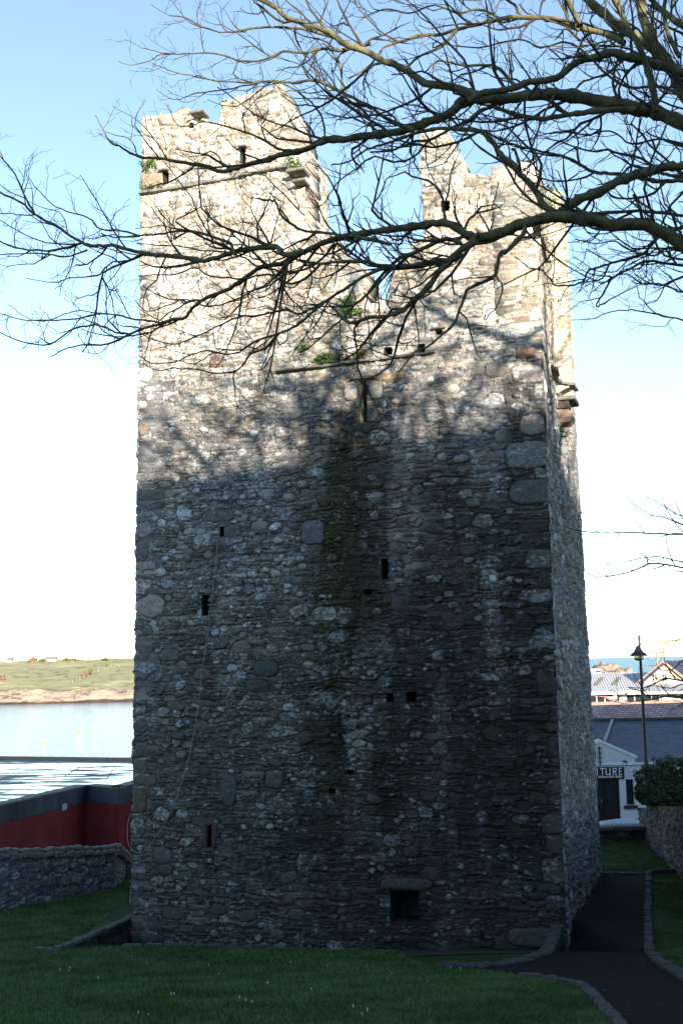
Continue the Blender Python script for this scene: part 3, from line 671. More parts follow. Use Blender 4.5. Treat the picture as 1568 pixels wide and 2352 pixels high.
slabs(front, [(688, 402, .42, .07, .35), (694, 424, .3, .06, .3), (462, 268, .34, .06, .3), (558, 338, .2, .04, .12), (380, 394, .24, .05, .16), (1007, 754, .3, .05, .12), (834, 868, .5, .06, .1)])
slabs(front, [(481.5, 1890, .24, .09, .05), (470.5, 1921, .12, .46, .045), (492, 1921, .1, .46, .045), (481.5, 1952, .26, .07, .06)], 'surround', noisy('brown_surround', (.055, .045, .042), (.10, .08, .072), 9, bump=.4))
slabs(front, [(927, 2037, .95, .14, .05)], 'lintel', M['kerbstone'])
# corbelled turret on the flank
ub0 = right.uv(1281, 890)[0]; vb = right.uv(1281, 914)[1]; pj = 0.36; tw = 0.85
zt0 = right.P(ub0, vb).z; zt1 = right.P(ub0, right.uv(1256, 420)[1]).z
def rl(u, z, off):
    b = (z - right.L0.z) / (right.L1.z - right.L0.z) * right.H; return right.P(u, b, off)
faceA = Panel(rl(ub0, zt0, -.02), rl(ub0, zt0, pj), rl(ub0, zt1, -.02), rl(ub0, zt1, pj * .95))
faceB = Panel(rl(ub0, zt0, pj), rl(ub0 + tw, zt0, pj), rl(ub0, zt1, pj * .95), rl(ub0 + tw, zt1, pj * .95))
faceC = Panel(rl(ub0 + tw, zt0, pj), rl(ub0 + tw, zt0, -.02), rl(ub0 + tw, zt1, pj * .95), rl(ub0 + tw, zt1, -.02))
fm = lambda U, V, c, l, h: (c * np.array([2.2, 2.0, 1.65]), np.clip(l * 1.3, 0, 1), h * .6)  # turret stone painted paler and warmer for the sun on it
nA = Vector(faceA.n); nB = Vector(faceB.n)
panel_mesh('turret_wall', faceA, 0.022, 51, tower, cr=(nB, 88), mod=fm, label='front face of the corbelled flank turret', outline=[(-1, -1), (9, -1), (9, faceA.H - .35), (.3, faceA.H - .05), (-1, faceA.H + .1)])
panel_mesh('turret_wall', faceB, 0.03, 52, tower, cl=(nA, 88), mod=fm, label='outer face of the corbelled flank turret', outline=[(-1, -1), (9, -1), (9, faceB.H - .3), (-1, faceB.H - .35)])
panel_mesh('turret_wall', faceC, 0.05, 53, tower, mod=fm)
mb = MB(); P8 = [rl(u, z, o) for z in (zt0 + .02, zt1 - .45) for u, o in ((ub0 + .05, 0), (ub0 + .05, pj - .05), (ub0 + tw - .05, pj - .05), (ub0 + tw - .05, 0))]
mb.add(P8, [(3, 2, 1, 0), (4, 5, 6, 7), (0, 1, 5, 4), (1, 2, 6, 5), (2, 3, 7, 6), (3, 0, 4, 7)]); mb.build('turret_core', M['reveal'], tower)
for u in (ub0 + .14, ub0 + tw - .12):
    mbc = MB(); c = rl(u, zt0 - .37, pj / 2 - .08); Mx = Matrix((right.u, -right.n, right.v)).transposed().to_4x4(); Mx.translation = c
    mbc.box((0, 0, 0), (.26, pj + .1, .3), bev=.10, M=Mx); mbc.build('corbel', M['sandstone'], tower)
c = rl(ub0 + tw / 2, zt0 + .01, pj / 2); Mx = Matrix((right.u, -right.n, right.v)).transposed().to_4x4(); Mx.translation = c
MB().box((0, 0, 0), (tw + .06, pj + .12, .09), bev=.02, M=Mx).build('corbel_slab', M['slab'], tower)
c = rl(ub0 + .3, zt0 - .12, pj / 2 - .1); Mx.translation = c
MB().box((0, 0, 0), (.5, pj, .18), M=Mx).build('machicolation', M['dark'], tower)  # solid dark block in place of the shaded gap
zz = faceA.uv(1290, 882)[1]; string(faceA, [(1281, 881), (1308, 884)], .1, .06, 9); string(faceB, [(1309, 884), (1318, 900)], .1, .06, 10)
tr = empty('trench_wall', (-5.0, 23, CZ - 6), 'dark stone side of the sunken trench at the left foot of the tower', 'wall')
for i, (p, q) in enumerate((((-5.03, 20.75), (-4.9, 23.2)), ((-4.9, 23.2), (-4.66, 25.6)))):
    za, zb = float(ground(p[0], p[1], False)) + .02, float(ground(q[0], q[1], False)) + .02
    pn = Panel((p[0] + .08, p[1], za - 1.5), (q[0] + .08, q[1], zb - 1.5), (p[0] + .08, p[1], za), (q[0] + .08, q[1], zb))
    panel_mesh('wall_face', pn, .03, 90 + i, tr, thick=.1, big=.3, mod=lambda U, V, c, l, h: (c * .16, l * 0, h), crust=None)  # stone blackened to paint the deep shade of the pit
# ------------------------------------------------------------------ growth on the tower
def tuft(name, pts, spread, n, ls, label, m, seed, droop=0.0, group=None):
    rnd = np.random.RandomState(seed); V = []; Fq = []
    base = np.array(pts)
    for i in range(n):
        p = base[rnd.randint(len(base))] + rnd.normal(0, 1, 3) * spread * np.array([1, .55, .8])
        d = rnd.normal(0, 1, 3); d /= np.linalg.norm(d); d[2] = abs(d[2]) * .7 - droop; s = ls * rnd.uniform(.5, 1.3)
        e = np.cross(d, rnd.normal(0, 1, 3)); e /= np.linalg.norm(e) + 1e-6
        b = len(V); V += [p, p + d * s * .5 + e * s * .3, p + d * s, p + d * s * .5 - e * s * .3]; Fq.append((b, b + 1, b + 2, b + 3))
    return tag(np_mesh(name, np.array(V), np.array(Fq), m, smooth=False), label, 'plant', group)
def fp(x, y, off=.08): return tuple(front.P(*front.uv(x, y), off))
GW = 'plants rooted in the tower wall'
tuft('wall_plant', [fp(x, y) for x, y in ((332, 380), (345, 378), (358, 386), (340, 392), (352, 372))], .05, 260, .06, 'bright green moss cushion at the top left corner of the tower', M['leaf'], 1, group=GW)
tuft('wall_plant', [fp(x, y) for x, y in ((335, 436), (352, 433), (370, 432), (345, 440))], .045, 200, .05, 'green moss on the ledge just under the corner moss cushion', M['leaf'], 2, group=GW)
tuft('wall_plant', [fp(x, y, .15) for x, y in ((672, 375), (682, 385), (690, 392), (680, 400))], .07, 260, .07, 'green plants above the dark hole on the left turret', M['leaf'], 3, .1, group=GW)
tuft('wall_plant', [fp(x, y, .12) for x, y in ((735, 830), (748, 828), (760, 824), (742, 822))], .05, 300, .06, 'bright green fern on the long slate ledge', M['leaf'], 4, group=GW)
tuft('wall_plant', [fp(x, y, .12) for x, y in ((790, 700), (800, 710), (815, 715), (825, 722), (805, 690), (795, 722))], .08, 420, .07, 'dark green shrubby ivy under the notch in the parapet', M['leaf'], 5, group=GW)
tuft('wall_plant', [fp(x, y, .12) for x, y in ((690, 800), (705, 796), (698, 806))], .05, 140, .05, 'small green clump left of the ledge fern', M['leaf'], 6, group=GW)
tuft('wall_plant', [fp(x, y, .1) for x, y in ((822, 815), (830, 820), (836, 812), (780, 822), (800, 824))], .05, 260, .09, 'dry brownish grass hanging over the slate ledge above the long slit', noisy('dry_grass', (.12, .12, .04), (.2, .18, .08), 5), 7, .5, group=GW)
tuft('wall_plant', [fp(x, y, .06) for x, y in ((756, 1218), (758, 1245), (760, 1232))], .04, 90, .05, 'small dark green weed beside the large blue-grey stone', M['leaf'], 8, .3, group=GW)
def rp(x, y, off=.1): return tuple(right.P(*right.uv(x, y), off))
tuft('wall_plant', [rp(1246, 430, .1), rp(1252, 440, .1), rp(1258, 450, .1), rp(1262, 470, .1)], .10, 260, .07, 'mossy green growth on the top of the right corner', M['leaf'], 9, group=GW)
tuft('wall_plant', [rp(1258, 560), rp(1262, 600), rp(1266, 640), rp(1272, 690)], .08, 160, .06, 'green weeds trailing down the joint of the sunlit flank', M['leaf'], 10, .3, group=GW)
tuft('wall_plant', [rp(1286, 990), rp(1288, 1000)], .08, 90, .07, 'small weed below the corbelled flank turret', M['leaf'], 11, .3, group=GW)
# ------------------------------------------------------------------ cable on the front wall
def spline(pts, n=6):
    P = [Vector(p) for p in pts]; out = []
    for i in range(len(P) - 1):
        a, b, c, d = P[max(i - 1, 0)], P[i], P[i + 1], P[min(i + 2, len(P) - 1)]
        for k in range(n):
            t = k / n; out.append(0.5 * ((2 * b) + (c - a) * t + (2 * a - 5 * b + 4 * c - d) * t * t + (3 * b - a - 3 * c + d) * t ** 3))
    out.append(P[-1]); return out
c1 = [(509, 1222), (502, 1240), (502, 1272), (496, 1321), (488, 1403), (478, 1486), (468, 1535), (463, 1595), (455, 1651), (440, 1731), (421, 1800), (398, 1859), (368, 1914), (337, 1952), (318, 1956), (303, 1943)]
cp = [front.P(*front.uv(x, y), .09) for x, y in c1] + [front.P(0, front.uv(300, 1920)[1], .04) + Vector((-.09, .0, 0)), front.P(0, front.uv(300, 1885)[1], 0) + Vector((-.10, .05, 0)), front.P(0, front.uv(300, 1860)[1], 0) + Vector((0.0, .1, 0))]
MB().tube(spline(cp), .0075, 5).build('hanging_cable', M['cable'])
tag(bpy.data.objects['hanging_cable'], 'pale cable hanging in a long loop down the left of the tower front', 'cable')
c2 = [(511, 1218), (497, 1250), (493, 1290), (493, 1340), (488, 1420), (480, 1486), (489, 1530), (488, 1565), (494, 1600), (480, 1640), (464, 1665)]
o = MB().tube(spline([front.P(*front.uv(x, y), .08) for x, y in c2]), .006, 5).build('hanging_cable', M['cable_dark'])
tag(o, 'shorter black cable tangled beside the pale one on the tower front', 'cable')
# ------------------------------------------------------------------ pigeon
bp = front.P(*front.uv(400, 254), -.3)
bird = empty('pigeon', bp, 'small dark bird perched on the left turret top', 'bird')
bme = MB()
def ell(mb, c, r, rot=None, n=10, m=8):
    vs = []; fs = []
    for i in range(m + 1):
        ph = math.pi * i / m
        for k in range(n):
            a = 2 * math.pi * k / n; p = Vector((r[0] * math.sin(ph) * math.cos(a), r[1] * math.sin(ph) * math.sin(a), r[2] * math.cos(ph)))
            if rot: p = rot @ p
            vs.append(p + Vector(c))
    for i in range(m):
        for k in range(n): fs.append((i * n + k, i * n + (k + 1) % n, (i + 1) * n + (k + 1) % n, (i + 1) * n + k))
    mb.add(vs, fs); return mb
bme.tube([bp + Vector(p) for p in ((-.20, 0, .01), (-.13, 0, .05), (-.06, 0, .09), (0, 0, .13), (.04, 0, .18), (.055, 0, .215), (.075, 0, .235), (.105, 0, .23))], [.012, .03, .055, .06, .042, .028, .03, .004], 10)
bme.build('body', M['bird'], bird, True)
for s in (-.02, .02): MB().tube([bp + Vector((-.02, s, .06)), bp + Vector((-.01, s, -.01))], .006, 4).build('leg', M['bird'], bird)
# ------------------------------------------------------------------ bare trees
def catmull(P, n):
    P = np.array(P, float); out = []
    for i in range(len(P) - 1):
        a, b, c, d = P[max(i - 1, 0)], P[i], P[i + 1], P[min(i + 2, len(P) - 1)]
        for k in range(n):
            t = k / n; out.append(0.5 * ((2 * b) + (c - a) * t + (2 * a - 5 * b + 4 * c - d) * t * t + (3 * b - a - 3 * c + d) * t ** 3))
    out.append(P[-1]); return np.array(out)
class Tubes:
    def __init__(s): s.V = []; s.Q = []; s.T = []; s.n = 0
    def add(s, P, r, k):
        P = np.asarray(P); m = len(P); T = np.gradient(P, axis=0); T /= np.linalg.norm(T, axis=1)[:, None] + 1e-9
        up = np.array([0.21, 0.93, 0.3]); A = np.cross(T, up); A /= np.linalg.norm(A, axis=1)[:, None] + 1e-9; B = np.cross(T, A)
        an = np.arange(k) * 2 * np.pi / k
        ring = P[:, None] + (A[:, None] * np.cos(an)[None, :, None] + B[:, None] * np.sin(an)[None, :, None]) * np.asarray(r)[:, None, None]
        s.V.append(ring.reshape(-1, 3)); i = np.arange(m - 1)[:, None] * k + s.n; j = np.arange(k)[None]; j2 = (j + 1) % k
        s.Q.append(np.stack([i + j, i + j2, i + k + j2, i + k + j], -1).reshape(-1, 4)); s.n += m * k
    def build(s, name, m, parent): return np_mesh(name, np.concatenate(s.V), np.concatenate(s.Q), m, parent)
view = np.array([0, 1.0, 0.12]); view /= np.linalg.norm(view)
def twigs(tb, P, r, rnd, level, dens=1.0, tcount=[0], lift=0.5, lmul=1.0):
    """side shoots along a branch; they alternate, kink at each node and turn up at the tip"""
    seg = np.linalg.norm(np.diff(P, axis=0), axis=1); cum = np.concatenate([[0], np.cumsum(seg)]); L = cum[-1]
    side = 1 if rnd.rand() < .5 else -1; s = rnd.uniform(.05, .2) * (1 if level else .6)
    while s < L * 0.985:
        i = min(np.searchsorted(cum, s) - 1, len(P) - 2); i = max(i, 0); t = (s - cum[i]) / max(seg[i], 1e-6)
        p = P[i] * (1 - t) + P[i + 1] * t; pr = r[i] * (1 - t) + r[i + 1] * t
        tg = (P[i + 1] - P[i]) / max(seg[i], 1e-6)
        ang = rnd.uniform(R(20), R(50)) * side; side = -side if rnd.rand() < .8 else side
        per = np.cross(view, tg); per /= np.linalg.norm(per) + 1e-6
        d = tg * math.cos(ang) + per * math.sin(ang) + view * rnd.normal(0, .34); d /= np.linalg.norm(d)
        cr = min(pr * rnd.uniform(.4, .72), .016) if level == 0 else pr * rnd.uniform(.55, .8)
        cr = max(cr, 0.0022)
        ln = (cr / .008) ** .75 * rnd.uniform(.55, 1.35) * (.72 if level == 0 else .46) * lmul
        ln = max(ln, .09 if level < 2 else .06)
        step = max(.05, ln / 11); n = max(int(ln / step), 2); Q = [p]; dd = d.copy()
        for k in range(n):
            dd = dd + rnd.normal(0, .34 if rnd.rand() < .32 else .07, 3) + np.array([0, 0, lift * .13]) ; dd /= np.linalg.norm(dd); Q.append(Q[-1] + dd * step)
        Q = np.array(Q); rr = np.linspace(cr, max(cr * .33, .0019), len(Q)); knob = 1 + .25 * (rnd.rand(len(Q)) < .3); rr = rr * knob
        tb.add(Q, rr, 4 if cr > .006 else 3); tcount[0] += 1
        if level < 2 and ln > .13: twigs(tb, Q, rr, rnd, level + 1, dens, tcount, lift, lmul)
        gap = (.17, .46) if level == 0 else ((.15, .34) if level == 1 else (.10, .22))
        s += rnd.uniform(*gap) / (dens * 1.15)
def limb(parent, pts, w0, w1, d0, d1, seed, dens=1.0, tb=None, jit=1.6, lift=.5, lvl=0, lmul=1.0):
    rnd = np.random.RandomState(seed); P = [(x + rnd.normal(0, jit * .4), y + rnd.normal(0, jit * .4)) for x, y in pts]
    C = catmull(P, 4); n = len(C); C[1:-1] += rnd.normal(0, jit * .45, (n - 2, 2)) if n > 2 else 0
    dist = np.concatenate([[0], np.cumsum(np.linalg.norm(np.diff(C, axis=0), axis=1))]); f = dist / dist[-1]
    dep = d0 + (d1 - d0) * f + .12 * np.sin(f * 9 + seed) * f
    W3 = np.array([at(x, y, d) for (x, y), d in zip(C, dep)])
    r = (w0 + (w1 - w0) * f) * .5 * dep / F; r = r * (1 + .16 * (rnd.rand(n) - .5)) + (rnd.rand(n) < .14) * r * .28
    t = Tubes(); t.add(W3, r, 10 if w0 > 12 else 7); t.build('limb', M['bark'], parent)
    if tb is not None and dens > 0: twigs(tb, W3, r, rnd, lvl, dens, lift=lift, lmul=lmul)
    return W3
TX = (7.6, 11.4)
tree = empty('bare_tree', (TX[0], TX[1], float(ground(*TX))), 'big leafless tree whose mossy limbs spread from the right across the tower and sky', 'tree')
TB = Tubes()
LIMBS = [  # points in the picture, width at start and end, distance at start and end
 ([(1620, 590), (1568, 560), (1509, 530), (1474, 515), (1409, 517), (1359, 505), (1284, 497), (1234, 505), (1194, 515), (1159, 532), (1124, 542), (1094, 547)], 34, 24, 11.2, 11.0, .6),
 ([(1094, 547), (1069, 537), (1034, 515), (1004, 512), (949, 520), (874, 530), (834, 537), (784, 545), (741, 556), (690, 582), (643, 604), (599, 615), (570, 633), (529, 662), (493, 677), (460, 692), (441, 710), (427, 728), (394, 734), (365, 743), (332, 754), (295, 769), (250, 790), (170, 795), (115, 820)], 19, 2.2, 11.0, 12.6, 1),
 ([(700, 578), (654, 586), (636, 567), (599, 571), (559, 575), (529, 582), (496, 593), (463, 598), (423, 591), (379, 587), (343, 584), (302, 575), (258, 564), (220, 565), (185, 555), (140, 525), (80, 490), (50, 465), (0, 440), (-40, 425)], 14, 4, 11.2, 12.4, 1),
 ([(190, 558), (125, 575), (50, 570), (0, 555), (-40, 550)], 6, 3, 12.3, 12.8, 1), ([(80, 490), (55, 445), (35, 400), (0, 360), (-30, 335)], 5, 2.5, 12.4, 12.9, 1),
 ([(325, 542), (280, 530), (230, 525), (205, 500), (140, 480), (100, 450), (65, 405)], 5, 1.8, 12.1, 12.6, 1), ([(185, 560), (120, 560), (60, 540), (0, 505)], 4, 2, 12.2, 12.8, 1),
 ([(200, 575), (150, 590), (90, 582), (0, 585), (-30, 588)], 4.5, 2.5, 12.2, 12.8, .9), ([(262, 600), (235, 620), (225, 632), (160, 640), (125, 648), (60, 638)], 4, 1.6, 12.2, 12.5, .7), ([(345, 577), (300, 598), (262, 600)], 5, 4, 12, 12.2, .7),
 ([(540, 585), (529, 563), (515, 553), (460, 534), (416, 530), (379, 536), (332, 543), (295, 545), (258, 545), (232, 536)], 8, 3, 11.3, 12.1, 1),
 ([(1094, 547), (1081, 560), (1057, 576), (1033, 600), (1009, 624), (985, 656), (952, 688), (924, 713), (888, 725), (848, 729), (815, 741), (795, 737), (775, 717), (757, 700)], 18, 6, 11.0, 11.6, .9),
 ([(372, 742), (340, 736), (310, 733), (270, 724), (230, 720), (175, 733), (110, 736), (50, 735), (0, 720), (-30, 712)], 5, 2.2, 12.2, 12.7, 1.1),
 ([(300, 768), (285, 766), (265, 762), (240, 750), (210, 747), (165, 757), (115, 790), (55, 785), (0, 762), (-30, 745)], 5, 2.2, 12.3, 12.7, 1.0),
 ([(230, 722), (185, 712), (150, 722), (100, 738), (60, 728), (20, 700)], 3, 1.6, 12.4, 12.7, 1.0),
 ([(900, 612), (870, 620), (832, 637), (786, 666), (745, 692), (709, 725), (680, 747), (643, 765), (588, 783), (551, 809), (515, 813), (478, 805), (441, 813), (405, 831), (350, 835), (320, 815)], 9, 2, 11.3, 12.0, 1.1),
 ([(643, 765), (610, 800), (577, 812), (544, 849), (500, 858), (460, 850), (400, 845), (360, 850), (330, 835)], 6, 1.8, 11.7, 12.1, 1.0),
 ([(1060, 560), (1025, 548), (993, 560), (948, 580), (924, 588), (896, 612), (872, 636), (844, 676), (815, 700), (786, 730), (745, 765), (720, 790), (690, 812)], 12, 3, 11.0, 11.8, 1),
 ([(1060, 582), (1033, 596), (1000, 598), (968, 604), (928, 610), (876, 610), (835, 600), (790, 600), (734, 605), (690, 597), (661, 590)], 12, 5, 11.1, 11.5, 1),
 ([(835, 600), (795, 575), (770, 560), (745, 590), (715, 612), (680, 624), (643, 622), (588, 611), (562, 593), (515, 578), (463, 575), (405, 564), (350, 563), (315, 558)], 7, 2.4, 11.4, 12.2, 1),
 ([(734, 605), (700, 640), (661, 650), (615, 630), (559, 640), (515, 637), (478, 633), (449, 615), (405, 630), (350, 630), (318, 634)], 7, 2, 11.4, 12, 1.1),
 ([(745, 692), (690, 721), (661, 710), (625, 717), (584, 725), (551, 728), (515, 743), (478, 761), (441, 777), (400, 790), (340, 775), (300, 748)], 6, 2, 11.5, 12, 1.1),
 ([(660, 600), (620, 650), (580, 668), (540, 690), (480, 705), (430, 690), (390, 700), (340, 715), (310, 690)], 5.5, 1.8, 11.3, 11.8, 1.1),
 ([(1209, 515), (1199, 540), (1169, 570), (1149, 585), (1139, 615), (1134, 635), (1104, 650), (1074, 665), (1059, 695), (1049, 725), (1039, 745), (1019, 765), (984, 795), (950, 812), (915, 855)], 12, 3, 10.9, 10.5, .55),
 ([(1136, 632), (1152, 650), (1152, 675), (1139, 705), (1124, 720), (1113, 735), (1118, 712), (1135, 708)], 4.5, 2, 10.8, 10.7, 0.2),
 ([(1650, 372), (1568, 380), (1524, 385), (1484, 395), (1444, 405), (1404, 425), (1374, 440), (1334, 455), (1309, 470), (1280, 492)], 20, 22, 11.2, 11.0, .5),
 ([(1284, 497), (1249, 470), (1229, 440), (1209, 415), (1194, 400), (1184, 385), (1154, 360), (1134, 330), (1114, 310), (1099, 300), (1054, 297), (1009, 295), (974, 300), (934, 312), (890, 330), (840, 345), (800, 372), (760, 380)], 17, 3, 11.0, 12.2, .9),
 ([(1196, 402), (1190, 372), (1184, 347), (1174, 343)], 9, 6, 11.0, 10.8, 0),
 ([(1640, 325), (1568, 285), (1524, 265), (1494, 255), (1459, 250), (1409, 238), (1359, 230), (1309, 220), (1259, 217), (1209, 220), (1159, 225), (1124, 227), (1064, 230), (1044, 250), (1024, 265), (994, 275), (959, 290), (924, 300), (884, 307), (834, 312), (786, 320), (745, 322), (712, 340), (672, 351), (628, 360), (599, 370), (570, 377), (537, 388), (507, 393), (478, 384), (441, 377), (405, 371), (383, 366), (350, 362), (317, 359), (280, 340), (255, 325), (235, 290), (220, 265)], 36, 2.5, 11.3, 12.8, .7),
 ([(400, 370), (385, 368), (370, 340), (350, 315), (320, 280), (280, 255), (260, 243)], 4, 1.8, 12.4, 12.6, 1),
 ([(318, 359), (300, 320), (265, 310), (236, 300)], 3, 1.6, 12.6, 12.7, .8),
 ([(1459, 252), (1409, 252), (1359, 256), (1324, 262), (1284, 267), (1244, 272), (1209, 268), (1174, 260), (1144, 250), (1129, 245), (1109, 252), (1084, 270), (1064, 282), (1034, 295), (990, 320), (950, 325), (900, 345), (850, 350)], 15, 4, 11.3, 12.4, .8),
 ([(1104, 217), (1084, 215), (1059, 205), (1024, 197), (984, 192), (959, 180), (929, 160), (899, 145), (874, 137), (844, 120), (814, 110), (784, 95), (750, 70), (710, 60), (690, 50), (660, 40), (625, 12), (575, -10)], 20, 10, 11.3, 12.2, .6),
 ([(1640, 205), (1568, 170), (1524, 155), (1484, 140), (1434, 130), (1404, 120), (1374, 130), (1334, 140), (1309, 155), (1274, 180), (1234, 187), (1209, 190), (1184, 200), (1144, 210), (1104, 215), (1070, 232)], 22, 14, 11.4, 11.2, .6),
 ([(1434, 98), (1424, 95), (1384, 75), (1334, 65), (1304, 55), (1274, 45), (1234, 42), (1184, 40), (1149, 43), (1124, 50), (1084, 58), (1044, 68), (1009, 80), (970, 80), (930, 92), (880, 110), (850, 150), (800, 180)], 15, 4, 11.5, 12.6, .9),
 ([(1650, 330), (1568, 215), (1549, 165), (1519, 125), (1494, 90), (1479, 50), (1469, 0), (1462, -40)], 30, 20, 11.4, 11.9, .5),
 ([(1640, 270), (1568, 190), (1509, 120), (1434, 70), (1384, 30), (1349, 0), (1310, -30)], 28, 18, 11.5, 12.0, .5),
 ([(1329, 60), (1314, 30), (1304, 0), (1296, -30)], 14, 12, 11.5, 11.8, .5), ([(1504, 255), (1499, 210), (1484, 150), (1464, 100), (1439, 60), (1424, 30), (1405, -10)], 17, 11, 11.3, 11.0, .5),
 ([(1620, 95), (1568, 60), (1509, 15), (1480, -20)], 16, 12, 11.6, 11.8, .6), ([(1560, 130), (1530, 70), (1525, 0), (1535, -40)], 12, 9, 11.6, 11.9, .5),
 ([(1330, 70), (1250, 40), (1204, 40), (1184, 15), (1164, 0), (1120, -20)], 8, 5, 11.6, 12.2, .9),
 ([(1640, 505), (1568, 495), (1484, 485), (1424, 485), (1364, 492), (1304, 485)], 7, 9, 11.4, 11.1, .8),
 ([(1600, 418), (1568, 415), (1520, 417), (1480, 412), (1440, 402), (1399, 398), (1364, 395), (1334, 380), (1309, 365), (1274, 355), (1234, 345), (1190, 335), (1150, 320), (1110, 300)], 12, 4, 11.6, 12.2, .9),
 ([(1640, 410), (1568, 405), (1534, 402), (1514, 395), (1489, 375), (1464, 360), (1414, 350), (1394, 345), (1354, 348), (1300, 330), (1250, 315)], 10, 3, 11.7, 12.5, 1),
 ([(1600, 500), (1568, 520), (1514, 540), (1484, 575), (1449, 592), (1404, 602), (1374, 615), (1349, 622), (1339, 645), (1314, 655), (1274, 655), (1262, 640), (1244, 622), (1214, 615), (1180, 590)], 9, 2.5, 11.4, 11.6, 1.3),
 ([(1620, 612), (1568, 610), (1520, 603), (1480, 600), (1440, 620), (1404, 640), (1390, 665), (1369, 703), (1395, 690), (1440, 665), (1500, 640)], 8, 2, 11.5, 11.6, 1.4),
 ([(1620, 680), (1568, 672), (1520, 655), (1470, 650), (1440, 630), (1400, 640), (1360, 670)], 6, 2, 11.6, 11.8, 1.3), ([(1620, 560), (1568, 575), (1530, 570), (1500, 585), (1450, 575), (1410, 555), (1370, 560), (1320, 548)], 7, 2, 11.6, 11.9, 1.3),
 ([(1620, 745), (1568, 735), (1509, 722), (1449, 712), (1399, 718), (1359, 732), (1309, 735)], 5, 1.8, 11.8, 12, .9), ([(1400, 602), (1380, 640), (1340, 650), (1330, 672)], 5, 2, 11.4, 11.5, 1),
 ([(1454, 447), (1462, 465), (1469, 480), (1474, 515)], 7, 9, 10.9, 11.1, 0),
 ([(850, 100), (784, 118), (745, 112), (700, 120), (650, 120), (600, 140), (550, 140), (525, 130), (480, 120), (425, 125), (370, 125), (345, 140), (300, 150), (272, 140)], 8, 1.8, 11.9, 13, 1),
 ([(400, 125), (370, 120), (325, 108), (285, 90)], 3, 1.5, 12.7, 12.9, .9),
 ([(860, 250), (820, 230), (784, 210), (725, 185), (675, 190), (625, 188), (575, 190), (500, 185), (450, 175), (400, 165), (350, 145)], 9, 2, 11.9, 13, 1.1),
 ([(950, 300), (880, 270), (860, 250)], 9, 8, 11.7, 11.9, .8),
 ([(600, 190), (575, 195), (520, 205), (450, 215), (400, 230), (360, 205)], 4.5, 1.6, 12.4, 12.9, 1.1),
 ([(784, 95), (760, 85), (690, 65), (590, 65), (520, 75), (465, 60), (425, 40), (390, 35), (345, 8)], 8, 2, 12, 13, 1),
 ([(625, 188), (650, 192), (690, 215), (720, 240), (740, 270), (746, 318)], 4, 5, 12.3, 12, .7),
 ([(745, 325), (690, 345), (645, 345), (630, 335), (600, 318), (550, 300), (475, 280), (445, 285), (415, 290), (400, 275), (385, 240)], 8, 2, 12, 12.5, 1),
 ([(900, 560), (840, 548), (790, 540), (740, 535), (695, 530), (670, 515), (645, 490), (635, 467), (620, 460), (590, 455)], 9, 5, 11.1, 11.4, .8),
 ([(700, 495), (645, 440), (600, 400), (560, 395)], 4, 2, 11.5, 11.9, 1), ([(860, 310), (840, 260), (790, 220), (785, 170), (770, 130), (740, 100)], 8, 4, 11.9, 12.4, 1), ([(1050, 68), (1010, 110), (960, 130), (930, 160)], 7, 5, 11.9, 11.9, .9),
 ([(985, 320), (950, 360), (905, 372), (860, 360), (820, 385), (775, 420), (740, 470), (700, 480)], 6, 2, 12, 12.5, 1), ([(1184, 200), (1150, 160), (1120, 150), (1060, 150), (1010, 140), (975, 165)], 8, 4, 11.4, 12, 1),
 ([(1270, 220), (1245, 270), (1230, 310), (1215, 350), (1200, 370)], 6, 3, 11.3, 11.2, .8), ([(1440, 130), (1390, 170), (1340, 185), (1300, 215), (1250, 180)], 7, 3, 11.7, 12, 1),
 ([(1568, 330), (1510, 320), (1450, 330), (1400, 300), (1340, 310), (1290, 300), (1240, 310)], 6, 2.5, 12, 12.4, 1), ([(1600, 240), (1520, 200), (1440, 200), (1380, 160), (1310, 100), (1240, 110), (1190, 90), (1100, 110), (1020, 100)], 8, 3, 12, 12.8, 1),
 ([(1150, 45), (1100, 20), (1050, 30), (1000, 10), (940, 30), (880, 20), (820, 50)], 6, 2.5, 12.2, 12.8, 1),
]
for i, (pts, w0, w1, d0, d1, dn) in enumerate(LIMBS):
    limb(tree, pts, w0, w1, d0, d1, 100 + i, dn, TB, jit=1.7)
# trunk and the crotch where the limbs meet, outside the frame on the right
def worldlimb(parent, P, rad, name='limb', k=14, tb=None):
    C = catmull(P, 6); r = np.interp(np.linspace(0, 1, len(C)), np.linspace(0, 1, len(rad)), rad); t = Tubes(); t.add(C, r, k)
    if tb is not None: twigs(tb, C, r, np.random.RandomState(int(abs(P[0][2] * 1000)) % 9999 + k), 0, .45)
    return t.build(name, M['bark'], parent)
g0 = float(ground(*TX)); crotch = np.array([TX[0], TX[1], CZ + 2.9])
worldlimb(tree, [(TX[0] + .1, TX[1], g0 - .3), (TX[0], TX[1], g0 + .5), (TX[0] + .08, TX[1], g0 + 3), crotch], [.62, .42, .36, .34], 'trunk')
worldlimb(tree, [crotch, crotch + [.2, .3, 1.5], crotch + [.9, .6, 3.4], crotch + [2.2, .9, 6]], [.3, .22, .14, .06])
for (x, y, d, w) in ((1620, 590, 11.2, 34), (1650, 372, 11.2, 22), (1640, 325, 11.3, 36), (1640, 205, 11.4, 22), (1650, 330, 11.4, 30), (1640, 270, 11.5, 28), (1620, 95, 11.6, 16), (1640, 505, 11.4, 8), (1640, 410, 11.7, 12), (1620, 612, 11.5, 8), (1620, 745, 11.8, 6), (1600, 240, 12, 10)):
    p = np.array(at(x, y, d)); q = crotch + [0, 0, max(0, (600 - y) / 260)]; 
    worldlimb(tree, [q, q * .65 + p * .35 + [0, .15, .10], q * .3 + p * .7 + [0, -.1, -.12], p], [w * .5 * 1.25 * d / F, w * .5 * 1.1 * d / F, w * .5 * d / F], k=9, tb=TB)
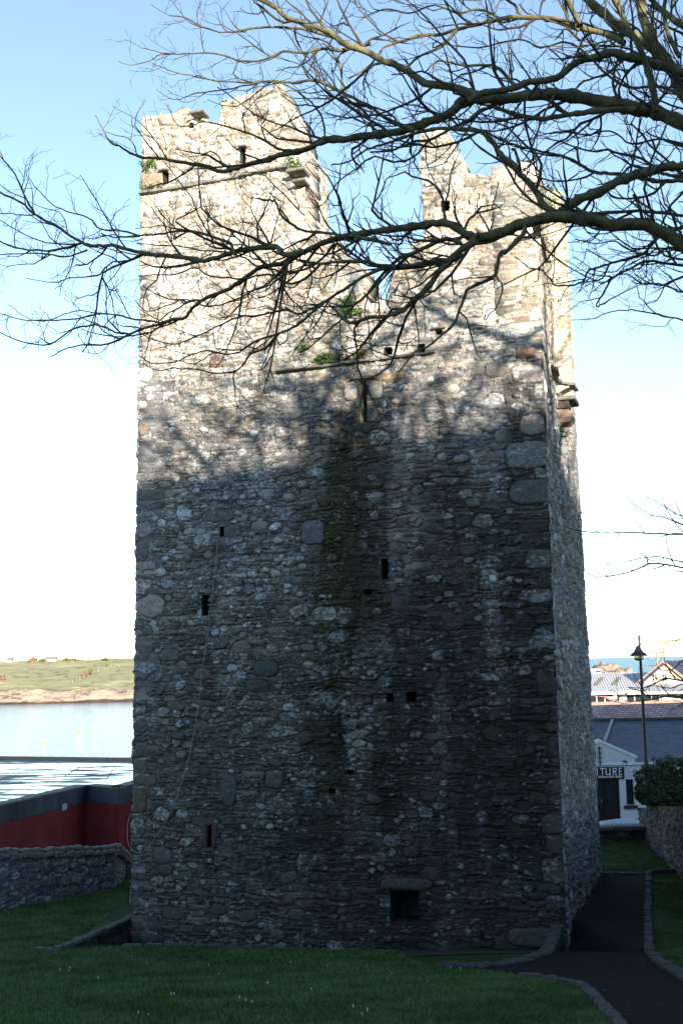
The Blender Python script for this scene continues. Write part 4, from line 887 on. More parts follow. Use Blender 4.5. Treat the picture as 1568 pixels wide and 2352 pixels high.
tw = TB.build('twigs', M['twig'], tree); tw['kind'] = 'stuff'
print('tree twig verts', TB.n)
rndc = np.random.RandomState(5)
# second tree at the right edge
T2 = (9.6, 16.5); tree2 = empty('bare_tree', (T2[0], T2[1], float(ground(*T2))), 'second leafless tree reaching thin twigs in at the right edge, low over the salon roofs', 'tree')
TB2 = Tubes()
for i, (pts, w0, w1, dn) in enumerate([
  ([(1640, 1238), (1568, 1228), (1500, 1226), (1440, 1222), (1406, 1224), (1374, 1223), (1341, 1220), (1264, 1200)], 5, 1.5, .8), ([(1640, 1225), (1568, 1205), (1530, 1190), (1490, 1180), (1440, 1150)], 4, 1.4, 1.1),
  ([(1640, 1310), (1568, 1305), (1500, 1295), (1450, 1312), (1406, 1322), (1368, 1325), (1336, 1309), (1301, 1298)], 5, 1.5, 1), ([(1640, 1290), (1568, 1290), (1500, 1278), (1440, 1290), (1380, 1300)], 4, 1.5, 1.0),
  ([(1640, 1170), (1568, 1185), (1520, 1160), (1480, 1140)], 4, 1.4, 1.1), ([(1640, 1455), (1568, 1467), (1546, 1471), (1523, 1476), (1490, 1471), (1473, 1459)], 4, 1.5, .8), ([(1640, 1410), (1568, 1412), (1530, 1404), (1505, 1398)], 3, 1.4, .8),
  ([(1640, 1500), (1568, 1517), (1552, 1532), (1536, 1539), (1519, 1539), (1508, 1533)], 4, 1.8, .3), ([(1640, 1600), (1568, 1601), (1536, 1597), (1517, 1601), (1488, 1603), (1474, 1590), (1446, 1580)], 6, 1.5, .9),
  ([(1520, 1600), (1488, 1607), (1445, 1611), (1425, 1605), (1415, 1590), (1400, 1586)], 4, 1.5, .6), ([(1640, 1560), (1568, 1570), (1540, 1580), (1500, 1575)], 4, 1.5, .9)]):
    limb(tree2, pts, w0, w1, 15.2, 15.6, 300 + i, dn, TB2, jit=1.2, lift=.8, lvl=1, lmul=1.2)
    p = np.array(at(*pts[0], 15.2)); q = np.array([T2[0], T2[1], max(p[2] - .5, float(ground(*T2)) + 2.2)]); worldlimb(tree2, [q, (p + q) / 2 + [0, 0, .1], p], [.05, .03, w0 * .5 * 15.2 / F], k=7, tb=TB2)
g2 = float(ground(*T2)); worldlimb(tree2, [(T2[0], T2[1], g2 - .3), (T2[0], T2[1], g2 + .5), (T2[0] + .1, T2[1], g2 + 4), (T2[0], T2[1] + .1, g2 + 9)], [.4, .25, .2, .05], 'trunk')
for k in range(10):
    an = R(-80 + k * 36); d = np.array([math.cos(an), math.sin(an), .5]); s = np.array([T2[0], T2[1], g2 + 4.0 + .45 * k]);
    if d[0] < -.2: continue
    C = catmull([s, s + d * .9, s + d * 2.0 + [0, 0, .3]], 6); t = Tubes(); t.add(C, np.linspace(.05, .015, len(C)), 6); t.build('limb', M['bark'], tree2); twigs(TB2, C, np.linspace(.05, .015, len(C)), rndc, 1, .6, lmul=1.5)
tw = TB2.build('twigs', M['twig'], tree2); tw['kind'] = 'stuff'

# ------------------------------------------------------------------ sea and far shore
def seamat(name, col, rough, s, st, rot=0.0):
    m = mat(name, col, rough, 0.5); t = NT(m); v = t.coord(s); t.b.inputs['IOR'].default_value = 1.33
    t.bump(t.noise(v, 1.0, 5, 0.6), st, 0.5); t.b.inputs['Specular IOR Level'].default_value = 0.5; return m
tag(MB().quad((-30000, 40, 0), (30, 40, 0), (30, 40000, 0), (-30000, 40000, 0)).build('bay_water', seamat('bay_water', (0.02, 0.10, 0.16), 0.10, (0.16, 0.5, 1), 0.5)), kind='structure')
tag(MB().quad((30, 200, 0), (30000, 200, 0), (30000, 40000, 0), (30, 40000, 0)).build('sea', seamat('sea_water', (0.02, 0.17, 0.26), 0.3, (0.10, 0.16, 1), 3.0)), kind='structure')
bpy.data.materials['sea_water'].node_tree.nodes['Principled BSDF'].inputs['Specular IOR Level'].default_value = 0.45
def hillz(x, y):
    s = 352 + 12 * (fnoise(x, y, 60, 3, 2) - .5) + 26 * sstep(-205, -250, x) * -1 + 26 * sstep(-165, -230, x)
    d = y - s
    rocks = 3.6 * sstep(-1, 7, d) * (0.8 + .5 * fnoise(x, y, 9, 8, 3))
    z = rocks + 3.0 * sstep(6, 90, d) + 7.2 * sstep(60, 250, d) + 2.2 * (fnoise(x, y, 90, 12, 3) - .5) * sstep(10, 60, d)
    z = z + 3.6 * np.exp(-((x + 160) / 45) ** 2 - ((y - 425) / 38) ** 2) + 1.2 * sstep(-230, -120, x) * sstep(500, 600, y)
    z = z + (fnoise(x, y, 4, 31, 3) - .5) * 1.6 * (sstep(-2, 3, d) * (1 - sstep(9, 18, d)))
    return z * sstep(-4, 0, d) - 3 * (1 - sstep(-4, 0, d))
def hillmat():
    m = mat('far_hill', (0.2, 0.2, 0.08), 0.95, 0.1); t = NT(m); v = t.coord((0.03, 0.035, 0.05))
    g = t.ramp(t.noise(v, 1.2, 6, 0.7), [(0.36, (0.46, 0.38, 0.20)), (0.47, (0.40, 0.385, 0.20)), (0.62, (0.50, 0.43, 0.25))])
    r = t.ramp(t.noise(t.coord((0.35, 0.1, 0.9)), 1.0, 6, 0.7), [(0.32, (0.10, 0.07, 0.055)), (0.5, (0.36, 0.28, 0.22)), (0.7, (0.50, 0.41, 0.33))])
    geo = t.n('ShaderNodeNewGeometry'); sep = t.n('ShaderNodeSeparateXYZ'); t.l(geo.outputs['Position'], sep.inputs[0])
    z = t.math('ADD', sep.outputs[2], t.math('MULTIPLY', t.noise(t.coord((0.06, 0.06, 0.06)), 1.0, 4), 3.0))
    sc2 = t.noise(t.coord((0.16, 0.05, 0.2)), 1.0, 8, 0.8); g = t.mix(1.0, g, t.ramp(sc2, [(.36, (.45, .42, .36)), (.46, (1, 1, 1)), (.62, (1.15, 1.12, 1.1))]), 'MULTIPLY')
    k = t.ramp(t.math('MULTIPLY', z, 0.1), [(0.50, (0, 0, 0)), (0.56, (1, 1, 1))])
    wet = t.ramp(t.math('MULTIPLY', z, 0.1), [(0.185, (0.22, 0.2, 0.18)), (0.24, (1, 1, 1))])
    t.base(t.mix(k, t.mix(1, r, wet, 'MULTIPLY'), g)); t.bump(t.noise(t.coord((0.5, 0.5, 1.2)), 1, 5), 0.8, 1.0); return m
M['hill'] = hillmat()
tag(sheet('hill', np.arange(-330, -20, 1.5), np.concatenate([np.arange(318, 400, 1.2), np.arange(400, 760, 5)]), hillz, M['hill']), kind='structure')
def hz(x, y): return float(hillz(np.array(x, float), np.array(y, float)))
def hhit(px, py):
    d = ray(px, py); t = 325.0
    while t < 740:
        p = Vector((0, 0, CZ)) + d * (t / d.y)
        if p.z < hz(p.x, p.y): return p
        t += 1.0
    return p
def leafball(mb_or_list, c, rad, n, ls, seed, flat=1.0):
    rnd = np.random.RandomState(seed); V = []; Q = []
    for i in range(n):
        d = rnd.normal(0, 1, 3); d /= np.linalg.norm(d); p = np.array(c) + d * np.array(rad) * rnd.uniform(.45, 1.0) ** .5 * (1 + .25 * math.sin(d[0] * 5 + seed) * math.cos(d[2] * 6))
        if p[2] < c[2] - rad[2] * .92: continue
        a = rnd.normal(0, 1, 3); a /= np.linalg.norm(a); e = np.cross(a, rnd.normal(0, 1, 3)); e /= np.linalg.norm(e) + 1e-6; s = ls * rnd.uniform(.6, 1.3); b = len(V)
        V += [p - a * s * .5, p + e * s * .3, p + a * s * .5, p - e * s * .3]; Q.append((b, b + 1, b + 2, b + 3))
    return np.array(V), np.array(Q)
M['fartree'] = noisy('far_tree_leaf', (0.09, 0.10, 0.045), (0.17, 0.17, 0.08), 0.6)
M['farbrown'] = noisy('far_tree_brown', (0.20, 0.13, 0.09), (0.28, 0.19, 0.14), 0.6)
def fartree(x, y, w, h, label, m, seed, Y=560):
    p = at(x, y, Y); sc_ = Y / F; bz = p.z
    o = empty('far_tree', (p.x, Y, bz), label, 'tree', 'trees on the far skyline')
    V, Q = leafball(None, (p.x, Y, bz + h * sc_ * .55), (w * sc_ / 2, w * sc_ / 2, h * sc_ * .5), 420, 1.3, seed); np_mesh('crown', V, Q, m, o, smooth=False)
    MB().tube([(p.x, Y, bz - 3), (p.x + .2, Y, bz + h * sc_ * .5)], [.35, .2], 6).build('trunk', M['bark'], o)
fartree(76, 1527, 20, 15, 'brownish rounded tree on the far skyline, larger of the leftmost pair', M['farbrown'], 1)
fartree(98, 1526, 15, 11, 'small dark green round tree right of the brownish tree on the far skyline', M['fartree'], 2)
fartree(153, 1523, 14, 10, 'small green tree on the far skyline just left of the wide bushy one', M['fartree'], 3)
fartree(168, 1524, 22, 10, 'wide low bushy tree on the far skyline beside a smaller green one', M['fartree'], 4)
fartree(242, 1519, 15, 6, 'low flat bush on the far skyline nearest the tower', M['fartree'], 5)
fartree(203, 1522, 22, 4, 'long very low scrub on the far skyline between the bushy trees and the tower', M['fartree'], 6)
for i, (x, y, w, lb) in enumerate(((196, 1551, 13, 'dark gorse bush halfway up the far hill, left of a smaller one'), (208, 1547, 9, 'smaller dark gorse bush halfway up the far hill at the fence'), (6, 1560, 16, 'brownish scrub bush on the far shore at the left edge'))):
    p = hhit(x, y + 3); V, Q = leafball(None, (p.x, p.y, p.z + 1.0), (w * p.y / F / 2, 1.5, 1.2), 300, .7, 20 + i)
    tag(np_mesh('gorse_bush', V, Q, M['farbrown'] if i != 1 else M['fartree'], smooth=False), lb, 'bush')
# field fence on the far hill
fpts = [(168, 1570), (176, 1566), (184, 1562), (193, 1558), (202, 1553), (213, 1548), (226, 1543), (240, 1538), (256, 1534), (275, 1532), (296, 1531)]
fence = empty('field_fence', hhit(*fpts[0]), 'pale post-and-rail fence climbing the far hillside', 'fence')
W = [hhit(*p) for p in fpts]
for a, b in zip(W[:-1], W[1:]):
    MB().box((a.x, a.y, a.z + .6), (.2, .2, 1.3)).build('post', M['pale'], fence)
for a, b in list(zip(W[:-1], W[1:]))[:4]:
    m_ = MB(); 
    for h in (.5, 1.0): m_.tube([a + Vector((0, 0, h)), b + Vector((0, 0, h))], .06, 4)
    m_.build('rail', M['pale'], fence)
for x, y, w, lb in ((118, 1522, 26, 'tiny pale farmhouse with a red roof on the far skyline'), (24, 1524, 12, 'tiny pale cottage on the far skyline at the left')):
    Y = 570; p = at(x, y, Y); o = empty('farmhouse', p, lb, 'house'); s_ = w * Y / F
    MB().box((p.x, p.y, p.z + .3), (s_, 5, 2.6)).build('wall', M['white'], o)
    MB().prism([(p.x - s_ / 2, p.y - 2.9, p.z + 1.6), (p.x - s_ / 2, p.y + 2.9, p.z + 1.6), (p.x - s_ / 2, p.y, p.z + 3.0)], (s_, 0, 0)).build('roof', M['sandstone'], o)
for x, y, lb in ((182, 1683, 'yellow mooring buoy further out in the bay'), (103, 1706, 'yellow mooring buoy nearer the flat roof')):
    d = ray(x, y); p = Vector((0, 0, CZ)) + d * (-CZ / d.z); s_ = 4.4 * p.y / F
    mb = MB(); ell(mb, (p.x, p.y, s_ * .25), (s_, s_ * .8, s_ * .55)); mb.tube([(p.x, p.y, s_ * .5), (p.x, p.y, s_ * 1.1)], s_ * .1, 6); tag(mb.build('mooring_buoy', M['buoy'], smooth=True), lb, 'buoy', 'mooring buoys in the bay')

# ------------------------------------------------------------------ left: garden wall and the red building
GP = [at(-70, 2078, 26.0), at(60, 2060, 27.2), at(262, 2048, 29.5), at(290, 2040, 31.5), at(420, 2030, 34)]
gw = empty('garden_wall', (GP[0] + GP[2]) / 2, 'grey rubble garden wall with a rounded coping below the red building', 'wall')
for i, (a, b) in enumerate(zip(GP[:-1], GP[1:])):
    TP = [(-70, 1960), (60, 1959), (258, 1950), (290, 1972), (420, 1978)]; g_ = lambda q: float(ground(q.x, q.y))
    H0 = at(*TP[i], a.y).z - .14 - g_(a); H1 = at(*TP[i + 1], b.y).z - .14 - g_(b)
    a0 = Vector((a.x, a.y, float(ground(a.x, a.y)) - .4)); b0 = Vector((b.x, b.y, float(ground(b.x, b.y)) - .4))
    pn = Panel(a0, b0, a0 + Vector((0, 0, H0 + .4)), b0 + Vector((0, 0, H1 + .4)))
    panel_mesh('wall_face', pn, 0.028, 60 + i, gw, thick=.45, back_from=-1, big=.55, bigw=(.12, .34), thin=(.04, .1), mod=lambda U, V, c, l, h: (c * np.array([.85, .9, 1.0]) * .85, l * .8, h * .6))
    # rounded rubble coping
    rnd = random.Random(i); L = (b0 - a0).length; t = 0; mb = MB(); d = (b0 - a0).normalized(); k = 0
    while t < L:
        l = rnd.uniform(.10, .22); c = a0.lerp(b0, min((t + l / 2) / L, 1)); h = H0 + (H1 - H0) * t / L + .4
        for row, (dy, dz) in enumerate(((.08, .05), (.25, .13), (.42, .06))):
            mb.box(c + Vector((0, dy, h + dz + rnd.uniform(-.02, .02))) , (l * .95, .22, rnd.uniform(.1, .16)), math.atan2(d.y, d.x) + rnd.uniform(-.1, .1), bev=.03)
        t += l
    mb.build('coping', M['slab'], gw)
tuft('wall_moss', [(lambda q: (q.x, q.y + .2, at(150, 1955, q.y).z - .02))(GP[1].lerp(GP[2], t)) for t in (.3, .38, .45, .52, .6, .68, .75)], .08, 600, .035, 'yellow-green moss along the top of the garden wall', noisy('moss', (.06, .07, .015), (.12, .12, .03), 4), 12)
red = empty('red_building', at(150, 1960, 35), 'dark red building with a grey parapet band and a wet flat roof by the water', 'building')
RZ = at(200, 1806, 36.5).z; RB = RZ - 4.5
def rp_(x, Y): p = at(x, 1830, Y); return Vector((p.x, Y, 0))
zr = RZ
def onz(x, y, z): d = ray(x, y); return Vector((0, 0, CZ)) + d * ((z - CZ) / d.z)
pA = onz(-140, 1884, zr); pB = onz(200, 1806, zr); pC = onz(274, 1811, zr); pD = onz(330, 1795, zr)
far_l = onz(-140, 1742, zr - .45); far_r = onz(420, 1749, zr - .45)
band = .48
def wallseg(a, b, lab=None, kk=''):
    a_ = Vector((a.x, a.y, 0)); b_ = Vector((b.x, b.y, 0)); n_ = (b_ - a_).cross(Vector((0, 0, 1))).normalized(); t_ = .3
    if n_.y > 0: n_ = -n_
    def sl(z0, z1, o): return [(a_.x + n_.x * o, a_.y + n_.y * o, z0), (b_.x + n_.x * o, b_.y + n_.y * o, z0), (b_.x + n_.x * o, b_.y + n_.y * o, z1), (a_.x + n_.x * o, a_.y + n_.y * o, z1)]
    o = MB().prism(sl(RB, zr - band, 0), -n_ * t_).build('wall', M['redwall'], red)
    MB().prism(sl(zr - band, zr, .02), -n_ * (t_ + .04)).build('parapet', M['greyband'], red)
    MB().prism(sl(zr, zr + .05, .05), -n_ * (t_ + .1)).build('coping', M['slab'], red)
wallseg(pA, pB); wallseg(pB, pC); wallseg(pC, pD); pE = onz(460, 1800, zr); wallseg(pD, pE)
def roofmat():
    m = mat('wet_flat_roof', (0.1, 0.1, 0.12), 0.5, 0.5); t = NT(m)
    f = t.noise(t.coord((0.55, 1.7, 1)), 1.0, 6, 0.65); f2 = t.noise(t.coord((0.12, 2.6, 1)), 1.0, 3, 0.5)
    s = t.math('ADD', t.math('MULTIPLY', f, 0.7), t.math('MULTIPLY', f2, 0.5))
    k = t.ramp(s, [(0.57, (0, 0, 0)), (0.66, (1, 1, 1))])
    t.base(t.mix(k, (0.15, 0.165, 0.22), (0.03, 0.035, 0.045)))
    rr = t.math('SUBTRACT', 0.75, t.math('MULTIPLY', k, 0.72)); t.l(rr, t.b.inputs['Roughness'])
    sp = t.math('ADD', 0.15, t.math('MULTIPLY', k, 0.85)); t.l(sp, t.b.inputs['Specular IOR Level'])
    cw = t.math('MULTIPLY', k, 1.0); t.l(cw, t.b.inputs['Coat Weight']); t.b.inputs['Coat Roughness'].default_value = 0.02; t.b.inputs['Coat IOR'].default_value = 1.6
    return m
rz = zr - .45
MB().poly([(pA.x, pA.y + .2, rz), (pB.x, pB.y + .2, rz), (pC.x, pC.y + .2, rz), (pD.x, pD.y + .2, rz), (pE.x, pE.y + .2, rz), (far_r.x, far_r.y, rz), (far_l.x, far_l.y, rz)]).build('flat_roof', roofmat(), red)
d_ = (far_r - far_l); n2 = Vector((-d_.y, d_.x, 0)).normalized()
MB().prism([(far_l.x, far_l.y, rz - .3), (far_r.x, far_r.y, rz - .3), (far_r.x, far_r.y, rz + .13), (far_l.x, far_l.y, rz + .13)], n2 * .15).build('roof_edge', M['sandstone'], red)
MB().prism([(far_l.x, far_l.y, RB), (far_r.x, far_r.y, RB), (far_r.x, far_r.y, rz - .3), (far_l.x, far_l.y, rz - .3)], n2 * .12).build('wall', M['redwall'], red)
for (x0, y0, x1, y1) in ((-20, 1793, 300, 1786), (150, 1782, 185, 1762), (200, 1782, 300, 1775), (245, 1790, 265, 1760)):
    a = onz(x0, y0, rz); b = onz(x1, y1, rz); MB().tube([(a.x, a.y, rz - .005), (b.x, b.y, rz - .005)], .02, 5).build('roof_seam', M['greyband'], red)
pt = pA.lerp(pB, .79); q = onz(147, 1854, 0)
dd = (pB - pA).normalized(); 
def wallpt(x, y):
    n_ = Vector((dd.y, -dd.x, 0)); return on_plane(x, y, pA, n_)
c = wallpt(147, 1854); MB().box((c.x, c.y, c.z), (.27, .1, .2), math.atan2(dd.y, dd.x), bev=.02).build('vent_cover', M['white'], red)

# ------------------------------------------------------------------ right: boundary wall, low wall, hedge, street, salon, roofs
def hitz(x, y, z): return onz(x, y, z)
wa = ghit(1478, 1930); wb = ghit(1541, 1995); wdir = (wb - wa); wdir.z = 0; wdir.normalize(); wa = wa - wdir * 1.0; wc = wb + wdir * 15
top = onz(1474, 1846, 0)
zt_far = at(1474, 1847, wa.y + .9).z
rw = empty('boundary_wall', (wa + wb) / 2, 'tall grey rubble boundary wall at the right edge, running towards the viewer', 'wall')
def wallpanel(parent, a, b, za, zb, seed, res=.03, **k):
    a0 = Vector((a.x, a.y, float(ground(a.x, a.y)) - .6)); b0 = Vector((b.x, b.y, float(ground(b.x, b.y)) - .6))
    pn = Panel(a0, b0, Vector((a.x, a.y, za)), Vector((b.x, b.y, zb)))
    return panel_mesh('wall_face', pn, res, seed, parent, thick=.45, back_from=-1, **k), pn
wn_ = wdir.cross(Vector((0, 0, 1))); zq = on_plane(1568, 1851, Vector((wa.x, wa.y, 0)), wn_); zsl = (zq.z - zt_far) / ((zq - wa).dot(wdir)); print('wall rise', zsl, (zq - wa).dot(wdir))
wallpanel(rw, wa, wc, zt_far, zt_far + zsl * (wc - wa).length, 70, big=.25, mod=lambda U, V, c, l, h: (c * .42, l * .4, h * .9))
lw = empty('low_wall', ghit(1430, 1933), 'low dark stone wall across the end of the grass, in front of the parked car', 'wall')
la = ghit(1350, 1938); lb = ghit(1486, 1932); zt = at(1430, 1896, lb.y).z
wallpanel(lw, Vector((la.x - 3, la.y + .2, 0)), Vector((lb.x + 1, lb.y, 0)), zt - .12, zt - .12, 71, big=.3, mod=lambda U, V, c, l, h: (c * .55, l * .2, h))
rnd = random.Random(4); mb = MB(); x = la.x - 3
while x < lb.x + .9:
    l = rnd.uniform(.12, .26); mb.box((x + l / 2, (la.y + lb.y) / 2 + .18, zt - .06 + rnd.uniform(-.02, .02)), (l * .93, .5, .16), bev=.035); x += l
mb.build('coping', M['slab'], lw)
tag(MB().quad((-4, 43, float(ground(5, 43.0)) + .02 + .06), (60, 43, float(ground(5, 43)) + .08), (60, 56.2, float(ground(5, 56)) + .12), (-4, 56.2, float(ground(5, 56)) + .12)).build('road', M['asphalt']), kind='structure')
tag(MB().box((28, 57.2, float(ground(5, 57)) + .02), (64, 1.9, .28)).build('pavement', noisy('concrete', (.2, .2, .2), (.28, .28, .27), 2)), kind='structure')
# hedge
hp = at(1520, 1800, 33.5); V, Q = [], []; nn = 0
for k, (x, y, rx, rz_) in enumerate(((1490, 1800, .42, .5), (1520, 1790, .55, .6), (1555, 1782, .6, .6), (1600, 1790, .8, .7), (1535, 1820, .6, .45), (1480, 1825, .25, .25), (1580, 1825, .7, .4), (1500, 1830, .35, .3))):
    c = at(x, y, 33.5 - k * .12); v, q_ = leafball(None, (c.x, c.y, c.z), (rx, .6, rz_), 2600, .075, 40 + k); V.append(v); Q.append(q_ + nn); nn += len(v)
hd = empty('evergreen_shrub', (hp.x, hp.y, float(ground(hp.x, hp.y))), 'dense dark evergreen shrub growing over the boundary wall below the lamp post', 'shrub')
np_mesh('foliage', np.concatenate(V), np.concatenate(Q), M['hedge'], hd, smooth=False)
mb = MB()
for k in range(6): mb.tube([(hp.x + .1 * k, hp.y, float(ground(hp.x, hp.y)) - .1), (hp.x + .25 * k - .4, hp.y, hp.z)], [.05, .02], 5)
mb.build('stem', M['bark'], hd)
# slate roofs
def slates(name, c0, c1, sx=.25, rot=(0, 0, 0)):
    m = mat(name, c0, 0.55, 0.4); t = NT(m); tc = t.n('ShaderNodeTexCoord'); mp = t.n('ShaderNodeMapping'); t.l(tc.outputs['UV'], mp.inputs[0])
    b = t.n('ShaderNodeTexBrick'); b.offset = .5; b.inputs['Scale'].default_value = 1.0; b.inputs['Brick Width'].default_value = sx * 1.3; b.inputs['Row Height'].default_value = sx
    b.inputs['Mortar Size'].default_value = .035; b.inputs['Mortar Smooth'].default_value = .3; b.inputs['Color1'].default_value = (*c0, 1); b.inputs['Color2'].default_value = (*c1, 1); b.inputs['Mortar'].default_value = (c0[0] * .35, c0[1] * .35, c0[2] * .35, 1)
    t.l(mp.outputs[0], b.inputs['Vector']); n_ = t.noise(t.coord(), .8, 5, .7)
    t.base(t.mix(1, b.outputs['Color'], t.ramp(n_, [(.3, (.65, .65, .65)), (.7, (1.25, 1.25, 1.2))]), 'MULTIPLY')); t.bump(b.outputs['Fac'], .6, -.02); return m
M['slate'] = slates('purple_slate', (.035, .04, .07), (.07, .075, .12), .25)
M['slate2'] = slates('dark_slate', (.025, .032, .062), (.06, .07, .12), .27)
def uvquad(name, a, b, c, d, m, parent, th=.06):
    """a roof slope: a,b eaves, c,d ridge; uv in metres"""
    a, b, c, d = map(Vector, (a, b, c, d)); n_ = (b - a).cross(d - a).normalized(); vs = [a, b, c, d] + [p - n_ * th for p in (a, b, c, d)]
    me = bpy.data.meshes.new(name); me.from_pydata([tuple(v) for v in vs], [], [(0, 1, 2, 3), (7, 6, 5, 4), (0, 4, 5, 1), (1, 5, 6, 2), (2, 6, 7, 3), (3, 7, 4, 0)])
    ul = me.uv_layers.new(name='UVMap'); u_ = (b - a).normalized(); w_ = n_.cross(u_)
    for lo in me.loops: p = vs[lo.vertex_index] - a; ul.data[lo.index].uv = (p.dot(u_), p.dot(w_))
    me.update(); return link(name, me, m, parent)
SY = 58.0
def S(x, y, Y=SY): return at(x, y, Y)
sgl = float(ground(12, 58)) + .16
salon = empty('hair_salon', (S(1440, 1880).x, SY, sgl), 'white rendered salon with a small parapet gable, black fascia sign and dark slate roof', 'shop')
zE = S(1500, 1753).z; xl = S(1300, 1800).x; xr = S(1720, 1800).x; xg = S(1457, 1740).x; xg0 = S(1337, 1700).x; xa = S(1337 - 0, 1706).x
doorx0, doorx1, doorz = S(1363, 1800).x - .9, S(1421, 1800).x, S(1405, 1789.5).z
wx0, wx1, wz0, wz1 = S(1437.5, 1830).x, S(1455, 1830).x, S(1445, 1849).z, S(1445, 1790).z
def frontwall(x0, x1, z0, z1): return MB().box(((x0 + x1) / 2, SY + .15, (z0 + z1) / 2), (x1 - x0, .3, z1 - z0))
wl = MB()
for (x0, x1, z0, z1) in ((xl, doorx0, sgl, zE), (doorx0, doorx1, doorz, zE), (doorx1, wx0, sgl, zE), (wx0, wx1, sgl, wz0), (wx0, wx1, wz1, zE), (wx1, xr, sgl, zE)):
    wl.box(((x0 + x1) / 2, SY + .15, (z0 + z1) / 2), (x1 - x0, .3, z1 - z0))
wl.build('wall', M['white'], salon)
# parapet gable: apex at 1337, falling to the right to 1456
ap = S(1338, 1706); e1 = S(1456, 1745); e0 = S(1220, 1745)
ap = S(1376 - 38 + 0, 1706)
ap = S(1337, 1707); gpx = S(1335, 1706)
gA = S(1377 - 0, 1706); 
apx = S(1337, 1705)
apex = S(1376, 1705); right_e = S(1457, 1740); left_e = S(1376 - 81, 1740)
MB().prism([(left_e.x, SY, zE), (right_e.x, SY, zE), (right_e.x, SY, right_e.z), (apex.x, SY, apex.z), (left_e.x, SY, right_e.z)], (0, .3, 0)).build('gable', M['white'], salon)
for s_, (q0, q1) in enumerate(((left_e, apex), (apex, right_e))):
    sg = 1 if s_ else -1
    a = Vector((q0.x - (0 if s_ else .12), SY - .05, q0.z - (0 if s_ else .05))); b = Vector((q1.x + (.1 if s_ else 0), SY - .05, q1.z - (.05 if s_ else 0)))
    MB().prism([a, b, b + Vector((0, 0, .15)), a + Vector((0, 0, .15))], (0, .42, 0)).build('gable_coping', M['trim'], salon)
MB().box(((xl + xr) / 2, SY - .04, zE + .0), (xr - xl, .14, .13), bev=.02).build('eaves_band', M['trim'], salon)
ridge_y = SY + 7.4; zR1 = at(1500, 1652, ridge_y).z
uvquad('roof', (xl, SY + .1, zE + .08), (xr + 6, SY + .1, zE + .08), (xr + 6, ridge_y, zR1 - .1), (at(1353, 1650, ridge_y).x, ridge_y, zR1), M['slate2'], salon)
rr0 = at(1354, 1651, ridge_y)
MB().tube([(rr0.x, ridge_y, zR1 + .03), (xr + 6, ridge_y, zR1 - .07)], .10, 8).build('ridge', noisy('ridge_tile', (.03, .03, .03), (.055, .055, .05), 3), salon)
v0 = at(1402, 1652, ridge_y); v1 = at(1387, 1704, SY + 1.4)
MB().tube([(v0.x, v0.y - .3, v0.z - .03), (v1.x, v1.y, v1.z + .05)], .07, 6).build('valley_flashing', M['cable'], salon)
# door with panes and handle, sidelight window, sill
dr = MB().box(((doorx0 + doorx1) / 2, SY + .18, (sgl + doorz) / 2), (doorx1 - doorx0, .06, doorz - sgl)).build('door', M['wood'], salon)
dm = S(1388, 1830).x
for x0, x1 in ((doorx0 + .5, dm - .12), (dm + .1, doorx1 - .16)):
    MB().box(((x0 + x1) / 2, SY + .145, (S(1400, 1800).z + S(1400, 1846).z) / 2), (x1 - x0, .02, S(1400, 1800).z - S(1400, 1846).z)).build('door_glass', M['glass'], dr)
MB().box((dm, SY + .13, (sgl + doorz) / 2), (.09, .04, doorz - sgl - .1)).build('door_stile', M['wood'], dr)
MB().tube([(dm - .16, SY + .10, S(1383, 1836).z), (dm - .16, SY + .10, S(1383, 1845).z)], .02, 6).build('handle', M['cable'], dr)
wd = MB().box(((wx0 + wx1) / 2, SY + .20, (wz0 + wz1) / 2), (wx1 - wx0, .04, wz1 - wz0)).build('window', M['glass'], salon)
fr = MB()
for x in (wx0 + .03, wx1 - .03): fr.box((x, SY + .14, (wz0 + wz1) / 2), (.06, .08, wz1 - wz0 - .002))
for z in (wz0 + .03, wz1 - .03): fr.box(((wx0 + wx1) / 2, SY + .143, z), (wx1 - wx0 - .13, .08, .06))
fr.build('frame', M['wood'], wd)
MB().box(((wx0 + wx1) / 2, SY - .04, wz0 - .09), (wx1 - wx0 + .28, .2, .16), bev=.02).build('sill', noisy('dark_sill', (.03, .02, .02), (.05, .03, .03), 5), salon)
MB().lathe(((wx0 + wx1) / 2, SY - 0, 0), [(.001, 0), (.002, 0)], 4)
# sign
s0, s1, sz0, sz1 = S(1330, 1770).x, S(1431.5, 1770).x, S(1400, 1789).z, S(1400, 1761.5).z
sg = MB().box(((s0 + s1) / 2, SY - .05, (sz0 + sz1) / 2), (s1 - s0, .08, sz1 - sz0), bev=.01).build('sign_board', M['plaster_sign'], salon)
def text(name, body, x, z, size, parent, m, sx=1.0, shear=0.0, sp=1.0):
    cu = bpy.data.curves.new(name, 'FONT'); cu.body = body; cu.size = size; cu.extrude = .004; cu.shear = shear; cu.space_character = sp
    o = bpy.data.objects.new(name, cu); COL.objects.link(o); dg = bpy.context.evaluated_depsgraph_get(); me = bpy.data.meshes.new_from_object(o.evaluated_get(dg)); bpy.data.objects.remove(o)
    me.transform(Matrix.Translation((x, SY - .098, z)) @ Matrix.Rotation(R(90), 4, 'X') @ Matrix.Diagonal((sx, 1, 1, 1))); me.materials.clear(); return link(name, me, m, parent)
